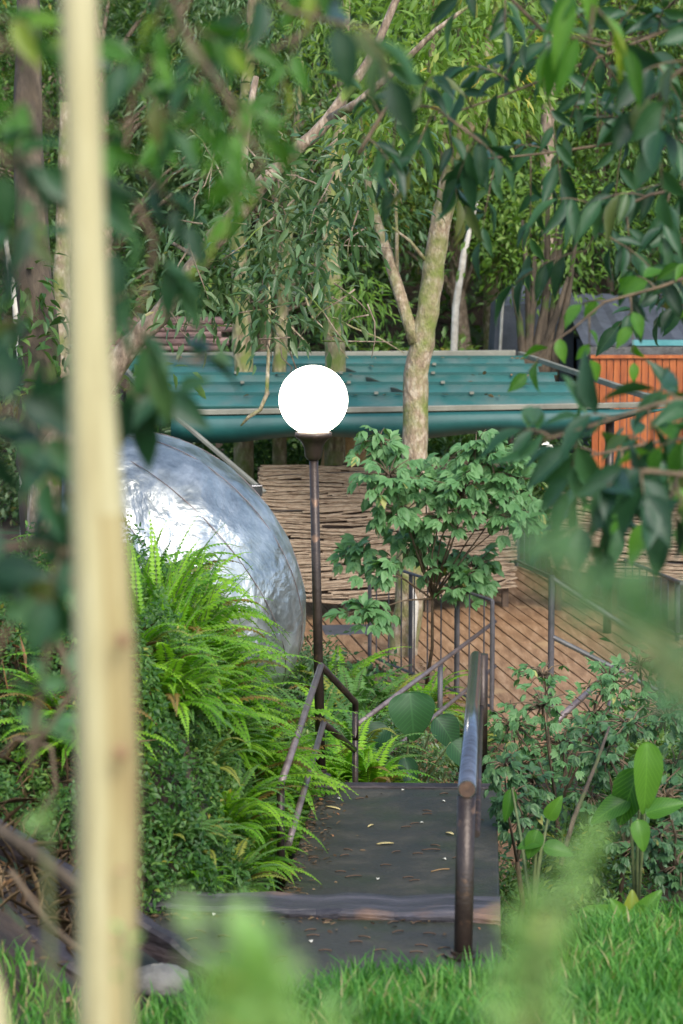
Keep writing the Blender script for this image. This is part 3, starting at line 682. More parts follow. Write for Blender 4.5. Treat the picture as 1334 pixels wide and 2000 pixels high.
# ================================================================== vegetation
def clump_leaves(Lv, c, rad, n, L, Wr, droop=.5, val=None, spread=1.0):
    """n leaves round a clump centre, pointing outward and drooping"""
    off = rng.normal(size=(n, 3)) * np.array(rad) * .5
    p = np.array(c) + off
    d = nrm(off) * spread + rng.normal(size=(n, 3)) * .5 + [0, 0, -droop]
    ln = L * rng.uniform(.6, 1.25, n)
    v = np.clip((rng.random() if val is None else val) * .6 + rng.random(n) * .5 - .05, 0, 1)
    Lv.add(p, d, ln, ln * Wr, v)
def limb_path(a, b, sag=.0, n=5, jit=.05):
    a, b = np.array(a, float), np.array(b, float); L = np.linalg.norm(b - a)
    return [a + (b - a) * t + np.array([random.uniform(-jit, jit) * L, random.uniform(-jit, jit) * L, math.sin(math.pi * t) * sag * L]) * (0 < i < n) for i, t in enumerate(np.linspace(0, 1, n + 1))]

def make_tree(loc, H, crown_c, crown_r, trunk_r, nclump, nleaf, L, Wr, leaf, bark, label, droop=.5, group=None, cat='tree', kind='lo', name='tree', lean=(0, 0), bare=.45, clr=.5):
    o = empty(name, loc, label, cat, group); loc = np.array(loc, float)
    mb = MB(); top = loc + np.array([lean[0], lean[1], H])
    tp = limb_path(loc + [0, 0, -.2], top, 0, 7, .02)
    mb.tube(tp, [trunk_r * (1 - .75 * i / 7) for i in range(8)], 9, .06)
    Lv = Leaves(kind)
    cc = loc + np.array(crown_c)
    for i in range(nclump):
        u = nrm(rng.normal(size=3)) * rng.uniform(.35, 1) ** .6; c = cc + u * np.array(crown_r)
        if c[2] < G(c[0], c[1]) + .1: c[2] = G(c[0], c[1]) + rng.uniform(.1, .6)
        s0 = tp[min(7, max(2, int((c[2] - loc[2]) / H * 6)))]
        if i % 2 == 0: mb.tube(limb_path(s0, c, .1, 4, .06), [trunk_r * .35, trunk_r * .25, trunk_r * .16, trunk_r * .1, .006], 5)
        rr = rng.uniform(.7, 1.25) * clr
        clump_leaves(Lv, c, (rr, rr, rr * .7), nleaf, L, Wr, droop)
    mb.build('trunk', M[bark], o, sm=True); Lv.build('crown', M[leaf], o)
    return o
def copy_tree(o, loc, rz, sc_, label, group=None):
    c = o.copy(); COL.objects.link(c); c.location = loc; c.rotation_euler = (0, 0, rz); c.scale = (sc_,) * 3; c['label'] = label
    if group: c['group'] = group
    for ch in o.children:
        k = ch.copy(); COL.objects.link(k); k.parent = c
        for g in ch.children: q = g.copy(); COL.objects.link(q); q.parent = k
    return c

# far hillside wood: one mass nobody could count
Lv = Leaves('lo'); N = 60000
xx = rng.uniform(-17, 17, N); yy = rng.uniform(40, 56, N); zz = G(xx, yy) + rng.exponential(1.3, N) + 1.2 * np.sin(xx * 1.7 + yy) * np.sin(yy * .9)
Lv.add(np.stack([xx, yy, np.maximum(zz, G(xx, yy))], 1), rng.normal(size=(N, 3)) + [0, 0, -.3], rng.uniform(.15, .3, N), rng.uniform(.06, .13, N), np.clip(.5 + .35 * np.sin(xx * 1.3) * np.cos(yy * .8) + rng.normal(size=N) * .2, 0, 1))
tag(Lv.build('far_wood', M['bg_dark']), 'dense leafy hillside wood filling the background', kind='stuff', cat='woodland')

GB = 'trees standing behind the awning'
def gl(px, Y): x = at(px, 600, Y)[0]; return (x, Y, float(G(x, Y)))
tA = make_tree(gl(900, 37), 8, (0, -.3, 5.6), (2.6, 2.2, 3.4), .16, 78, 300, .125, .36, 'bg_light', 'bark', 'sunny yellow green tree above the middle of the awning', clr=.7)
tB = make_tree(gl(520, 36), 8, (0, -.2, 5.0), (2.7, 2.0, 3.6), .14, 70, 190, .17, .3, 'bg_blue', 'bark', 'blue green narrow leaved tree behind the globe lamp', .5, clr=.7)
tC = make_tree(gl(1180, 36), 8, (0, 0, 5.0), (2.4, 2.0, 3.4), .13, 66, 250, .12, .36, 'bg_dark', 'bark_dark', 'dark tree above the grey hut roof', clr=.65)
tD = make_tree(gl(200, 35), 8, (0, 0, 5.0), (2.8, 2.0, 3.8), .15, 64, 180, .16, .32, 'bg_dark', 'bark', 'dark leafy tree behind the pale pole at upper left', clr=.7)
copy_tree(tA, gl(1290, 40), 1.9, 1.05, 'bright green tree in the upper right background')
copy_tree(tA, gl(640, 41), 3.9, 1.1, 'bright green tree between the diagonal trunk and the forked tree')
copy_tree(tB, gl(10, 39), 2.2, 1.1, 'grey green tree at the far left edge of the background')
copy_tree(tC, gl(760, 43), 1.0, 1.15, 'dark evergreen tree filling the gap behind the forked tree')
copy_tree(tD, gl(1420, 38), 4.0, 1.0, 'dark tree at the far right edge of the background')
copy_tree(tC, gl(-180, 34), 2.6, 1.0, 'dark tree outside the left edge of the background')
copy_tree(tA, gl(1010, 46), .7, 1.35, 'tallest bright tree at the top of the hillside')
copy_tree(tD, gl(400, 46), 1.4, 1.3, 'tall dark tree on the hillside above the diagonal trunk')
# bushes behind the awning (understorey)
def bush(loc, R_, nclump, nleaf, L, Wr, leaf, label, name='bush', group=None, kind='lo', droop=.2, clr=.35, squash=.8, cat='bush', stems=7):
    o = empty(name, loc, label, cat, group); loc = np.array(loc, float); mb = MB(); Lv = Leaves(kind)
    for i in range(nclump):
        u = nrm(rng.normal(size=3)) * rng.uniform(.2, 1) ** .5; c = loc + u * np.array([R_, R_, R_ * squash]) + [0, 0, R_ * squash * .9]
        c[2] = max(c[2], loc[2] + .03)
        if i < stems or i % 4 == 0: mb.tube(limb_path(loc + [random.uniform(-.05, .05), random.uniform(-.05, .05), -.05], c, .1, 4, .06), [R_ * .025, R_ * .02, R_ * .016, R_ * .01, .003], 5)
        rr = rng.uniform(.7, 1.3) * clr
        clump_leaves(Lv, c, (rr, rr, rr * .7), nleaf, L, Wr, droop)
    mb.build('stems', M['twig'], o, sm=True); Lv.build('foliage', M[leaf], o); return o
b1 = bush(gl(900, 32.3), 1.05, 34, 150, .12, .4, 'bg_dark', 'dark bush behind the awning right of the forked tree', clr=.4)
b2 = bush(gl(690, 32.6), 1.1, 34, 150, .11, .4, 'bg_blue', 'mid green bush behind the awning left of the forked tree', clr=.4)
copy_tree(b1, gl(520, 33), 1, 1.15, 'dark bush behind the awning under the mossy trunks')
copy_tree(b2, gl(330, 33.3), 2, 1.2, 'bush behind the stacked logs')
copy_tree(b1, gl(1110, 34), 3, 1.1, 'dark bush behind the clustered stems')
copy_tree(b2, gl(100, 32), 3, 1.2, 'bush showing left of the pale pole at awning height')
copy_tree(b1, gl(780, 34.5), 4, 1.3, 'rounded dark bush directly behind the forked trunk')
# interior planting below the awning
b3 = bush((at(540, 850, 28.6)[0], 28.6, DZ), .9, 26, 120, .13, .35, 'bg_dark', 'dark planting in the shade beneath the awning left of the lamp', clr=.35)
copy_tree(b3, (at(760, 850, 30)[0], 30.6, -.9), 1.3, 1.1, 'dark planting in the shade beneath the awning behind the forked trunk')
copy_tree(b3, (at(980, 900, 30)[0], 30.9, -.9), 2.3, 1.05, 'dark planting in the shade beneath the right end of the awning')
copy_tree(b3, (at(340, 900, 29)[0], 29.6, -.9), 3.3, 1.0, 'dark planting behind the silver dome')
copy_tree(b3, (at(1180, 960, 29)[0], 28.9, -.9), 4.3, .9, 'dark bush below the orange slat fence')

# mossy trunks rising through the awning
def trunk_only(pts, rads, bark, label, limbs=(), leafspec=None, name='tree', jit=.05, n=11):
    o = empty(name, (pts[0][0], pts[0][1], pts[0][2]), label, 'tree'); mb = MB()
    P = []; Rr = []
    for i in range(len(pts) - 1):
        for k in range(4):
            t = k / 4; P.append(np.array(pts[i]) * (1 - t) + np.array(pts[i + 1]) * t + rng.normal(size=3) * rads[i] * .08 * (k > 0)); Rr.append(rads[i] * (1 - t) + rads[i + 1] * t)
    P.append(np.array(pts[-1])); Rr.append(rads[-1]); mb.tube(P, Rr, n, jit)
    for (lp, lr) in limbs: mb.tube(lp, lr, 8, .05)
    mb.build('trunk', M[bark], o, sm=True)
    if leafspec:
        kind, mat, clumps, nl, L, Wr, droop, cr = leafspec; Lv = Leaves(kind)
        for c in clumps: clump_leaves(Lv, c, (cr, cr, cr * .7), nl, L, Wr, droop)
        Lv.build('crown', M[mat], o)
    return o
def gr(px, py, Y): p = at(px, py, Y); return (p[0], p[1], DZ - .1)
trunk_only([gr(478, 735, 26.7), at(476, 735, 26.7), at(470, 590, 26.7), at(462, 420, 26.7), at(480, 200, 26.9), at(500, -80, 27)], [.12, .11, .1, .09, .075, .05], 'bark_moss',
           'leftmost mossy trunk rising through the teal awning', leafspec=('lo', 'bg_blue', [at(px, py, 26.6 + random.uniform(-.8, .8)) for px, py in ((430, 120), (520, 60), (560, 160), (400, 40), (480, -20), (350, 150), (440, 230), (540, 260))], 120, .15, .22, .9, .5))
trunk_only([gr(545, 735, 26.9), at(545, 735, 26.9), at(548, 640, 26.9), at(560, 480, 27), at(575, 300, 27.2), at(590, 120, 27.4)], [.085, .08, .075, .06, .04, .02], 'bark_moss',
           'slim mossy trunk between the leftmost trunk and the globe lamp', leafspec=('lo', 'bg_blue', [at(px, py, 26.6 + random.uniform(-.6, .6)) for px, py in ((560, 480), (600, 520), (520, 540), (600, 420), (500, 450), (620, 360), (560, 330))], 120, .14, .2, 1.0, .45))
trunk_only([gr(655, 745, 26.4), at(655, 745, 26.4), at(650, 640, 26.4), at(645, 500, 26.4), at(650, 380, 26.5), at(668, 200, 26.7), at(680, -60, 27)], [.12, .115, .11, .095, .08, .06, .04], 'bark_moss',
           'thick mossy trunk directly behind the globe lamp', leafspec=('lo', 'bg_light', [at(px, py, 26.6 + random.uniform(-.8, .8)) for px, py in ((640, 120), (700, 60), (740, 150), (620, 30), (680, 220), (700, 600), (690, 560))], 120, .15, .25, .8, .4))
# the forked tree on the deck
FYt = 21.3
base = dz(787, 1290)
limbs = [([at(812, 670, FYt - .05), at(795, 620, FYt), at(770, 540, FYt + .1), at(745, 460, FYt + .2), at(728, 405, FYt + .3), at(715, 330, FYt + .3), at(700, 200, FYt + .4)], [.062, .058, .052, .045, .04, .03, .015]),
         ([at(840, 520, FYt), at(800, 470, FYt - .1), at(760, 440, FYt - .2)], [.02, .014, .008]),
         ([at(880, 350, FYt), at(860, 250, FYt + .1), at(840, 150, FYt + .2), at(850, 0, FYt + .2)], [.05, .04, .03, .02]),
         ([at(775, 545, FYt + .1), at(775, 470, FYt + .1), at(772, 360, FYt + .1), at(760, 250, FYt)], [.02, .016, .012, .008])]
cr = [at(px, py, FYt + random.uniform(-.8, .8)) for px, py in ((840, 120), (900, 60), (780, 160), (960, 150), (860, 220), (930, 250), (1010, 90), (740, 90), (820, 20), (990, 220), (900, 170), (700, 250), (780, 270), (1060, 180), (900, -40), (1000, -20))]
trunk_only([(base[0] - .03, FYt, DZ - .3), (base[0], FYt, DZ), at(800, 1150, FYt), at(812, 950, FYt), at(812, 820, FYt), at(818, 700, FYt), at(838, 580, FYt), at(858, 450, FYt), at(885, 330, FYt), at(930, 200, FYt + .1), at(960, 60, FYt + .1), at(985, -60, FYt + .1)],
           [.15, .135, .125, .12, .112, .108, .098, .092, .085, .06, .04, .02], 'bark_pale', 'forked pale tree growing up through the deck in front of the awning', limbs, ('mid', 'bg_light', cr, 150, .15, .26, .8, .42), name='forked_tree', n=14)
# broken pale limb
bb = at(815, 1225, FYt - .16)
o = MB().tube([at(803, 1290, FYt - .2), at(806, 1230, FYt - .2), at(812, 1180, FYt - .18), at(806, 1150, FYt - .16)], [.03, .034, .028, .012], 8, .1).build('bark_slab', M['white_wood'], origin=at(803, 1290, FYt - .2), sm=True)
tag(o, 'pale peeled slab of wood leaning against the base of the forked tree', 'wood')

# big diagonal leaning trunk
DYt = 15.5
dl = [([at(430, 470, DYt), at(380, 500, DYt + .1), at(330, 470, DYt + .2)], [.03, .02, .01]),
      ([at(640, 235, DYt), at(700, 200, DYt - .2), at(780, 130, DYt - .3), at(850, 60, DYt - .3), at(930, 0, DYt - .4)], [.032, .026, .022, .016, .01]),
      ([at(430, 465, DYt), at(470, 380, DYt + .1), at(480, 260, DYt + .2), at(500, 150, DYt + .3)], [.035, .032, .028, .02])]
cl = [at(px, py, DYt + random.uniform(-.6, .6)) for px, py in ((560, 330), (500, 420), (470, 520), (540, 560), (600, 500), (420, 560), (580, 420), (640, 360), (380, 430), (330, 520), (610, 620), (690, 330), (720, 280), (520, 620), (460, 330), (660, 460), (380, 600), (690, 420))]
for i in range(70):
    x, y = rng.uniform(330, 740), rng.uniform(250, 680); dx, dy = rng.normal() * 45, rng.uniform(-20, 80); yy_ = DYt + rng.uniform(-.7, .7)
    dl.append(([at(x, y, yy_), at(x + dx * .5 + rng.normal() * 8, y + dy * .5, yy_), at(x + dx, y + dy, yy_), at(x + dx * 1.3 + rng.normal() * 15, y + dy * 1.5, yy_)], [.006, .005, .004, .002]))
trunk_only([(at(60, 1000, DYt)[0], DYt, -.8), at(90, 900, DYt), at(235, 700, DYt), at(330, 590, DYt), at(420, 470, DYt), at(520, 350, DYt), at(640, 235, DYt), at(720, 120, DYt + .1), at(800, -60, DYt + .2)],
           [.13, .11, .075, .062, .075, .05, .04, .03, .02], 'bark', 'leaning brown tree crossing the upper left diagonally', dl, ('mid', 'bg_blue', cl, 70, .12, .28, .7, .34), name='leaning_tree')
# trunks at the left edge
trunk_only([(at(90, 1200, 17)[0], 17, -.9), at(92, 1000, 17), at(84, 860, 17), at(76, 700, 17.2), at(60, 400, 17.5), at(50, -60, 18)], [.22, .19, .17, .15, .12, .08], 'bark_dark', 'thick dark trunk at the left edge behind the pole', leafspec=('mid', 'bg_dark', [at(px, py, 17) for px, py in ((20, 760), (120, 680), (10, 640), (60, 560), (130, 800), (260, 760), (230, 640))], 70, .13, .35, .7, .35))
trunk_only([gl(118, 30), at(118, 700, 30), at(120, 560, 30), at(124, 440, 30), at(130, 200, 30)], [.13, .12, .11, .1, .08], 'bark_pale', 'tan trunk just left of the pale pole')
trunk_only([gl(40, 28), at(45, 760, 28), at(30, 600, 28), at(10, 460, 28)], [.05, .04, .035, .03], 'white_wood', 'thin whitish leaning stem at the left edge')
# clustered stems behind the awning right
o = empty('tree', (at(1050, 690, 31.6)[0], 31.6, -.95), 'cluster of many dark thin stems spreading up right of the awning', 'tree')
mb = MB(); root = np.array([at(1052, 690, 31.6)[0], 31.6, -1.0])
for (x0_, x1_, y1) in ((1020, 1000, 560), (1030, 1045, 480), (1045, 1090, 430), (1055, 1110, 540), (1070, 1100, 380), (1085, 1125, 470), (1035, 1020, 430), (1060, 1070, 330)):
    mb.tube([root + [random.uniform(-.1, .1), random.uniform(-.1, .1), 0], at(x0_, 690, 31.6), at((x0_ + x1_) / 2 + 4, (690 + y1) / 2, 31.5), at(x1_, y1, 31.4)], [.08, .06, .045, .02], 7, .05)
mb.build('stems', M['bark_dark'], o, sm=True)
Lv = Leaves('lo')
for px, py in ((1000, 520), (1060, 440), (1110, 400), (1120, 520), (1040, 350), (1150, 460), (960, 450), (1090, 560), (1180, 400), (1000, 400)): clump_leaves(Lv, at(px, py, 31.4 + random.uniform(-.5, .5)), (.5, .5, .4), 130, .13, .4, .4)
Lv.build('crown', M['bg_light'], o)
trunk_only([gl(1075, 34), at(1072, 500, 34), at(1070, 250, 34), at(1080, 0, 34)], [.12, .11, .1, .07], 'bark', 'upright reddish trunk in the upper right background')
trunk_only([gl(960, 38), at(970, 300, 38), at(978, 80, 38), at(990, -80, 38)], [.16, .13, .12, .1], 'bark_pale', 'pale trunk at the top centre of the background')
trunk_only([gl(880, 33), at(890, 600, 33), at(905, 500, 33), at(935, 380, 33)], [.06, .05, .045, .02], 'white_wood', 'whitish slanting stem right of the forked tree')

# hanging vine with hooked end in front of the awning
o = MB().tube([at(526, 560, 21), at(526, 650, 21), at(524, 700, 21), at(521, 770, 21), at(508, 800, 21), at(485, 815, 21), at(470, 832, 21)], [.012, .014, .016, .018, .018, .016, .007], 7, .1).build('hanging_root', M['bark_pale'], origin=at(526, 560, 21), sm=True)
tag(o, 'thin bare hooked twig hanging in front of the awning left of the lamp', 'twig')
for k, (pts, lab) in enumerate((([(650, 620), (690, 640), (740, 660), (790, 690)], 'fine curling bare twig right of the lamp top'), ([(590, 560), (610, 620), (640, 650), (680, 700)], 'fine bare twig drooping above the globe lamp'), ([(520, 600), (560, 630), (600, 670), (560, 690)], 'crooked bare twig above and left of the globe lamp'))):
    o = MB().tube([at(x, y, 20.5) for x, y in pts], [.009, .008, .007, .003], 6, .1).build('bare_twig', M['bark_pale'], origin=at(*pts[0], 20.5), sm=True); tag(o, lab, 'twig')

# ------------------------------------------------------------------ shrub with compound leaves in front of the reed screen
def compound_shrub(base, clusters, leaf, label, L=.12, name='shrub', leaflets=5, kind='mid', Y=19):
    o = empty(name, base, label, 'shrub'); mb = MB(); Lv = Leaves(kind); base = np.array(base, float)
    for (px, py, rpx, n) in clusters:
        n = int(n * 1.2)
        c0 = at(px, py, Y + random.uniform(-.3, .3)); rr = rpx / FPX * Y * 1.3
        hub = base + (np.mean([at(q[0], q[1], Y) for q in clusters], 0) - base) * .55
        mb.tube([base, base * .5 + hub * .5 + [.03, 0, 0], hub], [.016, .014, .012], 7)
        mb.tube([hub, hub * .5 + c0 * .5 + [random.uniform(-.05, .05), 0, .04], c0], [.009, .006, .004], 5)
        for i in range(n):
            c = c0 + nrm(rng.normal(size=3)) * rr * rng.uniform(.2, 1) * [1, .8, .7]
            mb.tube([c0, (c + c0) / 2 + [0, 0, .02], c], [.005, .004, .003], 4)
            ax = nrm((c - c0) * [1, 1, .3] + rng.normal(size=3) * .1 + [0, -.05, -.05]); up = nrm(rng.normal(size=3) * .3 + [0, -.45, 1])
            side = nrm(np.cross(up, ax))
            for k in range(leaflets):
                a = (k - (leaflets - 1) / 2) * R(150 / leaflets) + rng.normal() * .12
                d = ax * math.cos(a) + side * math.sin(a) + np.array([0, 0, -.35])
                l = L * (1.15 - .1 * abs(k - (leaflets - 1) / 2)) * rng.uniform(.8, 1.15)
                Lv.add(c + ax * .02, d, l, l * .48, np.clip(rng.normal() * .2 + .5, 0, 1), up)
    mb.build('stems', M['twig'], o, sm=True); Lv.build('foliage', M[leaf], o); return o
compound_shrub((at(830, 1230, 19.4)[0], 19.4, -.85), [(740, 860, 45, 22), (760, 930, 60, 42), (830, 940, 65, 40), (900, 960, 65, 44), (960, 900, 60, 38), (1010, 940, 50, 32), (1000, 1010, 55, 32), (930, 870, 45, 22), (700, 1080, 40, 22), (740, 1110, 35, 16), (810, 1060, 50, 30), (870, 1100, 55, 36), (930, 1110, 45, 28), (720, 1195, 45, 26), (860, 1010, 50, 20), (790, 1000, 50, 16), (980, 960, 40, 20), (900, 1150, 35, 12)],
               'shrub', 'leafy fresh green shrub in front of the reed screen and forked tree', L=.108)
compound_shrub((at(1090, 1400, 13)[0], 13.2, -.9), [(1000, 1420, 60, 34), (1060, 1380, 60, 30), (1100, 1460, 70, 36), (1010, 1500, 60, 30), (1160, 1400, 60, 26), (1020, 1580, 50, 26), (1190, 1330, 60, 26), (1060, 1320, 50, 20), (1250, 1300, 60, 20)],
               'shrub', 'airy shrub of small leaves right of the thick handrail', L=.05, Y=13)
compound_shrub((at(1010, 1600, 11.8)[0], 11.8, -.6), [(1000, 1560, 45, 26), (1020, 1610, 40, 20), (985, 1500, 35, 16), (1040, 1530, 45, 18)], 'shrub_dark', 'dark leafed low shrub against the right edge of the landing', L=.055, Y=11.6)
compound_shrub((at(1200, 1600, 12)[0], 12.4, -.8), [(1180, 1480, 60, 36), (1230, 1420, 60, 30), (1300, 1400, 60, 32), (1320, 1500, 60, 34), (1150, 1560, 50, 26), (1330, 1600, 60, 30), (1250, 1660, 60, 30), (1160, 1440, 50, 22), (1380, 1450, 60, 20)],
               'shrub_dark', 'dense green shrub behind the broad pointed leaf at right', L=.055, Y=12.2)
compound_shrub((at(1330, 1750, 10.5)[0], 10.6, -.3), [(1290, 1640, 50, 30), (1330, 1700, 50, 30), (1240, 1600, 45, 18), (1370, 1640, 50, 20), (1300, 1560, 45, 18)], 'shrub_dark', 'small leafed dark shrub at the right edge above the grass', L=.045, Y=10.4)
for i, (x, y, q) in enumerate(((.95, 11.3, .3), (1.35, 11.6, .38), (1.75, 11.2, .4), (1.2, 12.6, .45))):  # dark bushes added to block light in the hollow
    copy_tree(b1, (x, y, float(G(x, y)) - .05), i * 1.7, q, 'added dark bush shading the hollow right of the landing, %s of four' % ('closest to the slab', 'second from the slab', 'rightmost', 'farthest back')[i])
copy_tree(b2, (2.6, 15, -.9), 5, .75, 'bush in the hollow at the right behind the broad leaves')
copy_tree(b1, (1.9, 14.4, -1.0), 2, .6, 'low dark bush in the hollow beyond the airy shrub')
copy_tree(b2, (.25, 15.8, -1.0), 1, .42, 'low green bush beside the path beyond the landing')
copy_tree(b1, (-.5, 15.2, -1.0), 4, .5, 'dark bush between the silver dome and the lamp post')
copy_tree(b2, (-.45, 18.2, -1.0), 3, .5, 'green bush below the left end of the reed screen')

# ------------------------------------------------------------------ ferns
def make_fern(loc, nf, L, pin, elev, leaf, label, group, name='fern', narrow=1.0, kind='lo', az0=0, az1=360):
    o = empty(name, loc, label, 'fern', group); loc = np.array(loc, float); Lv = Leaves(kind); mb = MB()
    for i in range(nf):
        az_ = R(rng.uniform(az0, az1)); e0 = R(rng.uniform(*elev)); ln = L * rng.uniform(.7, 1.15); n = 30
        P = [loc.copy()]; e = e0; bend = rng.uniform(1.1, 2.0) * (1 if narrow >= 1 else .45)
        for k in range(n):
            e = e0 - bend * (k / n) ** 1.5
            P.append(P[-1] + np.array([math.cos(e) * math.cos(az_), math.cos(e) * math.sin(az_), math.sin(e)]) * ln / n)
        P = np.array(P); D = nrm(np.gradient(P, axis=0)); side = nrm(np.cross(D, [0, 0, 1.0]) + 1e-4); tt = np.linspace(0, 1, n + 1)
        prof = np.clip(np.sin(np.pi * (tt * .93 + .07) ** .7), 0.05, 1) * pin; tone = np.clip(rng.normal() * .2 + .5, 0, 1); dead = rng.random() < .07
        for sgn in (-1, 1):
            d = side * sgn + D * .35 + np.array([0, 0, -.12]) + rng.normal(size=D.shape) * .06
            l = prof * rng.uniform(.85, 1.1, n + 1)
            Lv.add(P[2:], d[2:], l[2:], ln / n * 1.25, np.clip(tone + rng.normal(size=n - 1) * .08 + .15 * tt[2:], 0, .92) if not dead else 1.0, nrm(np.cross(side, D))[2:])
        mb.tube(P[::3], [.0035 * (1 - .7 * q) for q in tt[::3]], 4)
    mb.build('stems', M['twig_green'], o, sm=True); Lv.build('fronds', M[leaf], o); return o
GF = 'ferns crowding the bank left of the landing'
LF = 'one of the bright arching ferns crowding the bank left of the landing'
protoF = [make_fern((-.75, 11.5, float(G(-.75, 11.5))), 30, .62, .075, (20, 80), 'fern', LF, GF),
          make_fern((-.55, 12.2, float(G(-.55, 12.2))), 28, .72, .08, (15, 75), 'fern', LF, GF),
          make_fern((-.95, 12.0, float(G(-.95, 12.0))), 30, .55, .06, (35, 85), 'fern_deep', LF, GF)]
spots = [(-.42, 12.3, .9), (-.5, 11.8, .85), (-.62, 12.7, 1), (-.8, 12.6, 1), (-1.0, 12.7, 1.05), (-.45, 11.2, .75), (-.65, 11.0, .8), (-1.15, 12.3, 1), (-.7, 12.0, .95), (-.38, 12.9, .8), (-.9, 11.4, .8), (-.6, 11.5, .85),
         (-.36, 11.5, .6), (-.42, 10.8, .55), (-1.25, 12.8, 1.0), (-.55, 13.2, .9), (-.3, 13.3, .7), (-1.05, 11.8, .9), (-.8, 10.9, .65), (-.25, 13.6, .7), (-1.4, 12.5, 1), (-.52, 10.5, .5), (-.95, 13.0, 1), (-.75, 13.1, 1),
         (-.5, 11.9, 1.1), (-.45, 12.5, 1.1), (-.38, 12.0, .9), (-.42, 11.4, .8), (-.36, 12.6, .9), (-.6, 10.6, .6), (-.75, 10.3, .6), (-.9, 10.5, .6), (-.5, 10.9, .7), (-.34, 13.0, .9), (-.4, 10.2, .45), (-.6, 10.0, .5), (-1.0, 11.1, .7), (-.7, 11.3, .9)]
for i in range(44):
    y = 9.75 + 2.6 * (i % 22) / 21 + rng.uniform(-.1, .1); spots.append((rng.uniform(-1.2, -.42), y, rng.uniform(.4, .85)))
for i, (x, y, s_) in enumerate(spots):
    if x > -.47: s_ *= .82
    copy_tree(protoF[i % 3], (x, y, float(G(x, y)) - .02), random.uniform(0, 6.28), s_ * random.uniform(.85, 1.1), LF, GF)
# upright sword ferns
LU = 'one of the upright sword shaped fern tufts on top of the bank'
u1 = make_fern((-.75, 11.7, float(G(-.75, 11.7))), 15, .55, .04, (66, 88), 'fern', LU, 'upright sword ferns on the bank', name='sword_fern', narrow=.5)
for x, y, s_ in ((-.88, 11.5, 1.1), (-.65, 11.3, .95), (-.8, 11.0, .9), (-.95, 11.2, 1.0), (-.7, 11.55, 1.05), (-1.0, 11.9, 1.0), (-.55, 11.7, .75), (-.8, 11.4, .8), (-.6, 12.3, 1.0)): copy_tree(u1, (x, y, float(G(x, y)) - .02), random.uniform(0, 6), s_, LU, 'upright sword ferns on the bank')
# ferns below the landing's far left corner
LG = 'one of the deep green ferns growing below the far edge of the landing'; GG = 'ferns below the far edge of the landing'
for i, (px, y, s_) in enumerate(((650, 15.6, 1.0), (700, 15.2, 1.0), (735, 15.0, .7), (660, 16.6, 1.1), (720, 16.4, 1.1), (690, 17.6, 1.2), (650, 18.2, 1.2), (740, 17.9, 1.1), (640, 14.8, .9), (680, 14.6, .9), (910, 16.4, .7), (930, 17.2, .8), (830, 18.4, .8), (620, 17.0, 1.2), (610, 15.6, 1.0), (720, 14.5, .75))):
    x = at(px, 1400, y)[0]; copy_tree(protoF[2 if i % 3 else 0], (x, y, -.82 if y > 15.5 else -.55), random.uniform(0, 6), s_ * 1.15, LG, GG)
# single fern on the right behind the landing
# ------------------------------------------------------------------ broad leaves
def broad(name, base, leaves, mat, label, cat='plant', stem='twig_green'):
    o = empty(name, base, label, cat); base = np.array(base, float)
    for (p, d, L, W, val, nr_) in leaves:
        p = np.array(p, float)
        lf = Leaves('broad'); lf.add(p, np.array(d, float), L, W, val, nrm(np.array(nr_, float)))
        q = lf.build('leaf', M[mat], o); sd_ = q.modifiers.new('sub', 'SUBSURF'); sd_.levels = 1; sd_.render_levels = 2
        MB().tube([base, base * .4 + p * .6 + [0, 0, .03], p], [.008, .007, .005], 6).build('stalk', M[stem], o, sm=True)
    return o
V3 = lambda *a: np.array(a, float)
broad('elephant_ear', (.42, 15.4, -.85), [(at(800, 1350, 15.4), V3(.1, -.35, -1), .33, .3, .7, V3(0, -1, .5)), (at(850, 1400, 15.2), V3(.6, -.2, -.8), .26, .2, .3, V3(.2, -1, .6)), (at(760, 1420, 15.2), V3(-.7, -.3, -.5), .26, .17, .2, V3(-.2, -1, .7)), (at(880, 1450, 15.0), V3(.5, -.3, -.5), .24, .2, .5, V3(.2, -.8, .7)), (at(740, 1480, 14.9), V3(-.1, -.5, -.6), .28, .14, .1, V3(0, -1, .7)), (at(790, 1480, 14.8), V3(.2, -.5, -.6), .25, .12, .1, V3(0, -1, .7)), (at(700, 1500, 14.6), V3(-.3, -.5, -.4), .25, .11, .3, V3(0, -1, .8))],
      'ear', 'plant with large dark heart shaped leaves below the inclined pipes')
broad('broad_leaf_plant', (at(1250, 1700, 9.9)[0], 10.0, -.05), [(at(1262, 1445, 9.8), V3(0, -.12, -1), .33, .125, .9, V3(.15, -1, .1)), (at(1250, 1500, 9.9), V3(-.35, -.1, -.9), .27, .15, .15, V3(-.3, -1, .3)), (at(1230, 1560, 9.9), V3(-.7, -.2, -.35), .2, .1, .2, V3(0, -.8, .6)), (at(1260, 1590, 9.8), V3(.5, -.1, .2), .18, .09, .6, V3(0, -.8, .6)), (at(1245, 1600, 9.7), V3(.1, -.2, -.5), .14, .08, .8, V3(0, -1, .4))],
      'big_light', 'plant with a tall bright pointed leaf at the right edge')
broad('low_leafy_plant', (at(1040, 1740, 10.2)[0], 10.2, 0), [(at(1060, 1640, 10.2), V3(-.9, -.2, -.2), .12, .07, .4, V3(0, -.8, .7)), (at(1060, 1655, 10.2), V3(.8, -.2, -.1), .14, .08, .5, V3(0, -.8, .7)), (at(1050, 1620, 10.2), V3(-.3, -.2, -.9), .14, .08, .6, V3(0, -1, .4)), (at(1000, 1540, 10.6), V3(-.2, -.2, -.9), .16, .06, .4, V3(0, -1, .4)), (at(1070, 1600, 10.4), V3(.3, -.2, .6), .13, .07, .9, V3(0, -1, .5))],
      'big_light', 'small plant with a few oval leaves in the dark gap right of the landing')
